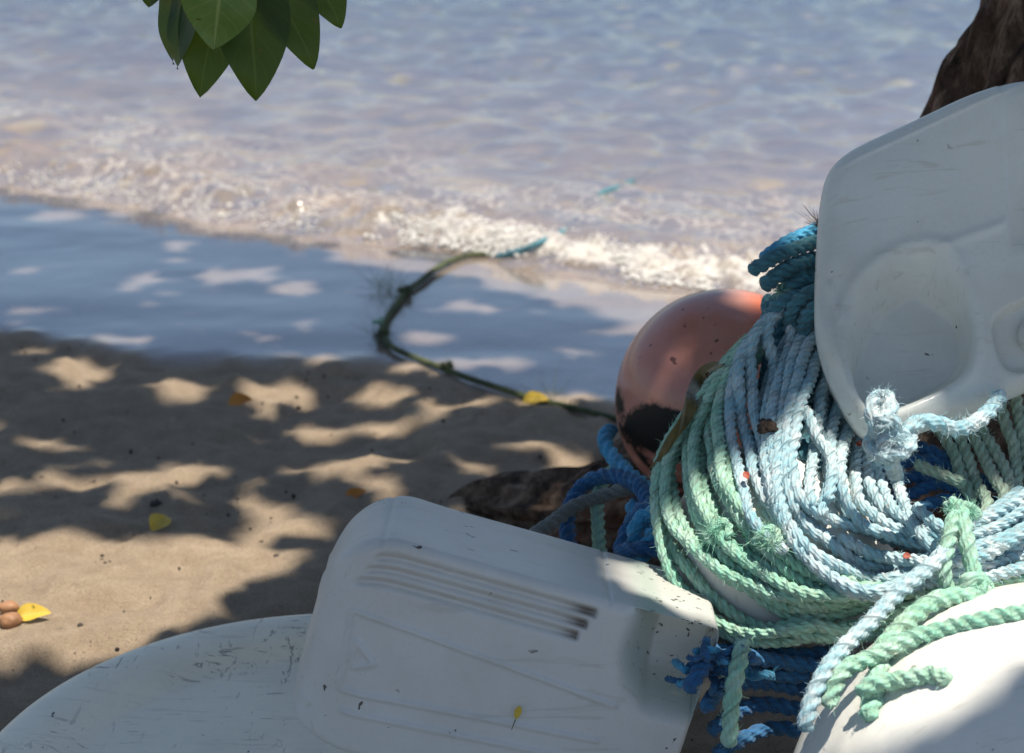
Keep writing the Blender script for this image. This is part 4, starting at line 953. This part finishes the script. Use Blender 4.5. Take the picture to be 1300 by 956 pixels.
# ------------------------------------------------------------------ orange buoy
DB = 2.62; bc = pt(911, 499, DB); rb = 128 / F_PX * DB
def bdisp(V):
    z = V[:, 2] / rb; V = V.copy(); V[:, :2] *= (1 - .05 * z**2 + .02 * z)[:, None]; V[:, 2] *= 1.08; V *= 1 + .008 * vnoise(V[:, 0] * 14, V[:, 1] * 14, V[:, 2] * 14)[:, None]; return V
axis_b = (UP * .62 + RIGHT * .62 - FWD * .1).normalized()
Mb = Matrix.Translation(bc) @ axis_b.to_track_quat('Z', 'Y').to_matrix().to_4x4()
def battr(V):
    W = (np.array(Mb.to_3x3()) @ V.T).T; r_, u_, f_ = W @ np.array(RIGHT[:]) / rb, W @ np.array(UP[:]) / rb, -W @ np.array(FWD[:]) / rb
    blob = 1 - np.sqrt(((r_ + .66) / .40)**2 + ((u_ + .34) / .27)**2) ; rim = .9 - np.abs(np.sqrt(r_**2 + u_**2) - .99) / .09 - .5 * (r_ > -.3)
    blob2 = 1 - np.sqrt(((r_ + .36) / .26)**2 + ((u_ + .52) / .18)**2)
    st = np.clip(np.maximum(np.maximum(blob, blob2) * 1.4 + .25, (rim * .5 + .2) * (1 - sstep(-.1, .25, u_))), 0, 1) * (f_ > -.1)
    return {'stain': st, 'sun_glow': sstep(.1, .5, r_) * sstep(.35, .75, u_)}
buoy = empty('buoy', bc); tag(buoy, 'faded orange pink ball buoy with a black tar stain', 'buoy')
ph = np.linspace(-np.pi / 2 + .001, np.pi / 2 - .001, 90)
lathe('ball', np.stack([rb * np.cos(ph), rb * np.sin(ph)], 1), M['buoy'], buoy, Mb, 128, bdisp, battr)
lathe('eye', [(.02, rb * .96), (.026, rb * 1.02), (.026, rb * 1.12), (.018, rb * 1.16), (.001, rb * 1.17)], M['buoy'], buoy, Matrix.Translation(bc) @ (-axis_b + FWD * .9).normalized().to_track_quat('Z', 'Y').to_matrix().to_4x4(), 32)

# ------------------------------------------------------------------ white tub (lower left) and sunlit buoy (lower right)
tc = pt(396, 992, 2.10); TR = .388
prof = [(.001, -.012), (.10, -.011), (.20, -.010), (.272, -.008), (.287, -.006), (.300, .000), (.318, .008), (.340, .012), (.364, .012), (.378, .008), (TR, -.003), (TR + .003, -.016), (TR, -.028), (.376, -.034), (.371, -.045), (.36, -tc.z * .6), (.34, -tc.z + .005)]
p2 = spline([(a, b, 0) for a, b in prof], .006)[:, :2]
tub = lathe('tub', p2[::-1], M['drum'], None, Matrix.Translation(tc) @ Matrix.Rotation(math.radians(2), 4, 'X'), 160)
tag(tub, 'scuffed white upturned tub with stained rim at the bottom left', 'tub')

# ------------------------------------------------------------------ small things
wd = empty('seaweed', hgt(880, 530))
tag(wd, 'brown dried seaweed blade draped over the green loops beside the orange buoy', 'seaweed')
wp = spline([hgt(*p) + nrm * .007 for p in [(918, 468), (902, 474), (889, 490), (880, 512), (868, 540), (852, 565), (838, 584), (826, 598)]], .004)
wid = np.interp(np.linspace(0, 1, len(wp)), [0, .15, .35, .6, 1], [.003, .011, .012, .008, .003])
T, N, B = frames(wp); sdv = np.cross(T, np.array(nrm[:])); sdv /= np.linalg.norm(sdv, axis=1)[:, None]
cols = np.linspace(-1, 1, 7); VW = wp[:, None] + sdv[:, None] * (wid[:, None] * cols)[..., None] + np.array(nrm[:]) * (.003 * np.sin(cols * 3 + np.arange(len(wp))[:, None] * .35))[..., None]
mesh_obj('blade', VW.reshape(-1, 3), grid_faces(len(wp), 7), M['weed'], wd)
def lumpy(name, c, r, mat, squash=(1, 1, 1), amp=.25, parent=None, sub=3, fr=1.6):
    bm = bmesh.new(); bmesh.ops.create_icosphere(bm, subdivisions=sub, radius=1); V = np.array([v.co[:] for v in bm.verts]); F = np.array([[v.index for v in f.verts] for f in bm.faces]); bm.free()
    s0 = random.random() * 40; k = 1 + amp * fbm(V[:, 0] * fr + s0, V[:, 1] * fr, V[:, 2] * fr, 3)
    return mesh_obj(name, V * k[:, None] * r * np.array(squash) + np.array(Vector(c)[:]), F, M[mat], parent)
tag(lumpy('seed_pod', hgt(975, 545) + nrm * .005, .009, 'seed', (1.05, 1, .9), .7, fr=2.6), 'small dark brown dried seed pod lying on the pale blue loops', 'seed pod')
for i, (px, py, dx, dy, lab) in enumerate([(946, 606, 4, 12, 'small red leaf scrap on the white float between blue loops'), (1086, 570, 14, 5, 'red leaf scrap on the blue loops below the upper jug'),
                               (1146, 712, 10, 3, 'red leaf scrap in the shaded gap between blue loops'), (1094, 778, 6, 4, 'tiny red leaf scrap beside the diagonal blue rope')]):
    c = hgt(px, py) + nrm * .012; a = c + au * (dx * .0009) - av * (dy * .0009)
    tag(place_leaf('leaf_scrap', c, a, .008, None, M['red'], nrm, .1, .3, 6, 5), lab, 'leaf')
c = jug_local(.0, -.105, -.025)
sf = empty('seed', c); tag(sf, 'tiny yellow brown winged seed stuck to the lower jug', 'seed')
fx = (Rj @ Vector((0, -1, 0)))
place_leaf('wing', c + Rj @ Vector((0, -.001, .012)), c + Rj @ Vector((.0, -.001, -.004)), .008, sf, M['yleaf'], fx, .05, .1, 7, 5)
bark_tube('stem', [c + Rj @ Vector((0, -.001, -.004)), c + Rj @ Vector((-.001, -.0015, -.016))], [.0006, .0004], sf, 0, 6, .004)

for (px, py, ln, wdt, ang, mat, lab) in [
        (205, 690, .045, .034, .4, 'yleaf', 'curled yellow leaf lying at the edge of the shade on the sand'),
        (45, 812, .05, .028, 1.5, 'yleaf', 'pale yellow leaf beside two brown nuts at the left edge'),
        (680, 523, .05, .03, 1.7, 'yleaf', 'bright yellow leaf against the mossy rope near the orange buoy'),
        (306, 527, .045, .03, 1.3, 'oleaf', 'orange brown leaf in a sun patch on the shaded sand'),
        (452, 650, .04, .02, 1.0, 'oleaf', 'reddish leaf on the sand just left of the lower jug top')]:
    g = on_sand(px, py, .010); dv = Vector((math.sin(ang), math.cos(ang), .12))
    tag(place_leaf('fallen_leaf', g - dv * ln / 2, g + dv * ln / 2, wdt, None, M[mat], Vector((.1, -.5, .8)), .35, .5, 12, 7), lab, 'leaf')
tag(lumpy('nut', on_sand(14, 802, .010), .012, 'nut', (1.2, .9, .8), .12), 'brown nut on the sand, the farther of two at the left edge', 'nut')
tag(lumpy('nut', on_sand(16, 819, .010), .013, 'nut', (1.25, 1, .85), .12), 'brown nut on the sand, the nearer of two at the left edge', 'nut')
tag(lumpy('clod', on_sand(201, 658, .004), .009, 'debris', (1.4, 1, .6), .5), 'dark clump of dead seaweed on the shaded sand above the yellow leaf', 'seaweed')
# crumbs of bark, leaf and shell scattered over the dry sand
ne = 1800
ex = rng.uniform(-1.1, .6, ne); ey = rng.uniform(1.9, 4.0, ne)
ok = (wetness(ex, ey) < .3) & (rng.random(ne) < (.25 + .75 * sstep(-.2, .5, fbm(ex * 2.5, ey * 2.5, 4, 2))) ); ex, ey = ex[ok], ey[ok]; ne = len(ex)
er = rng.gamma(1.5, .0007, ne) + .0006
ez = beach_z(ex, ey) + er * .3
sc3 = er[:, None, None] * rng.uniform(.6, 1.6, (ne, 1, 3))
V = (np.stack([ex, ey, ez], 1)[:, None] + iv[None] * sc3).reshape(-1, 3); Fd = (itri[None] + (np.arange(ne) * len(iv))[:, None, None]).reshape(-1, 3)
tag(mesh_obj('sand_debris', V, Fd, M['debris'], smooth=False), 'scattered crumbs of bark and dead leaf on the dry sand', 'debris', kind='stuff')
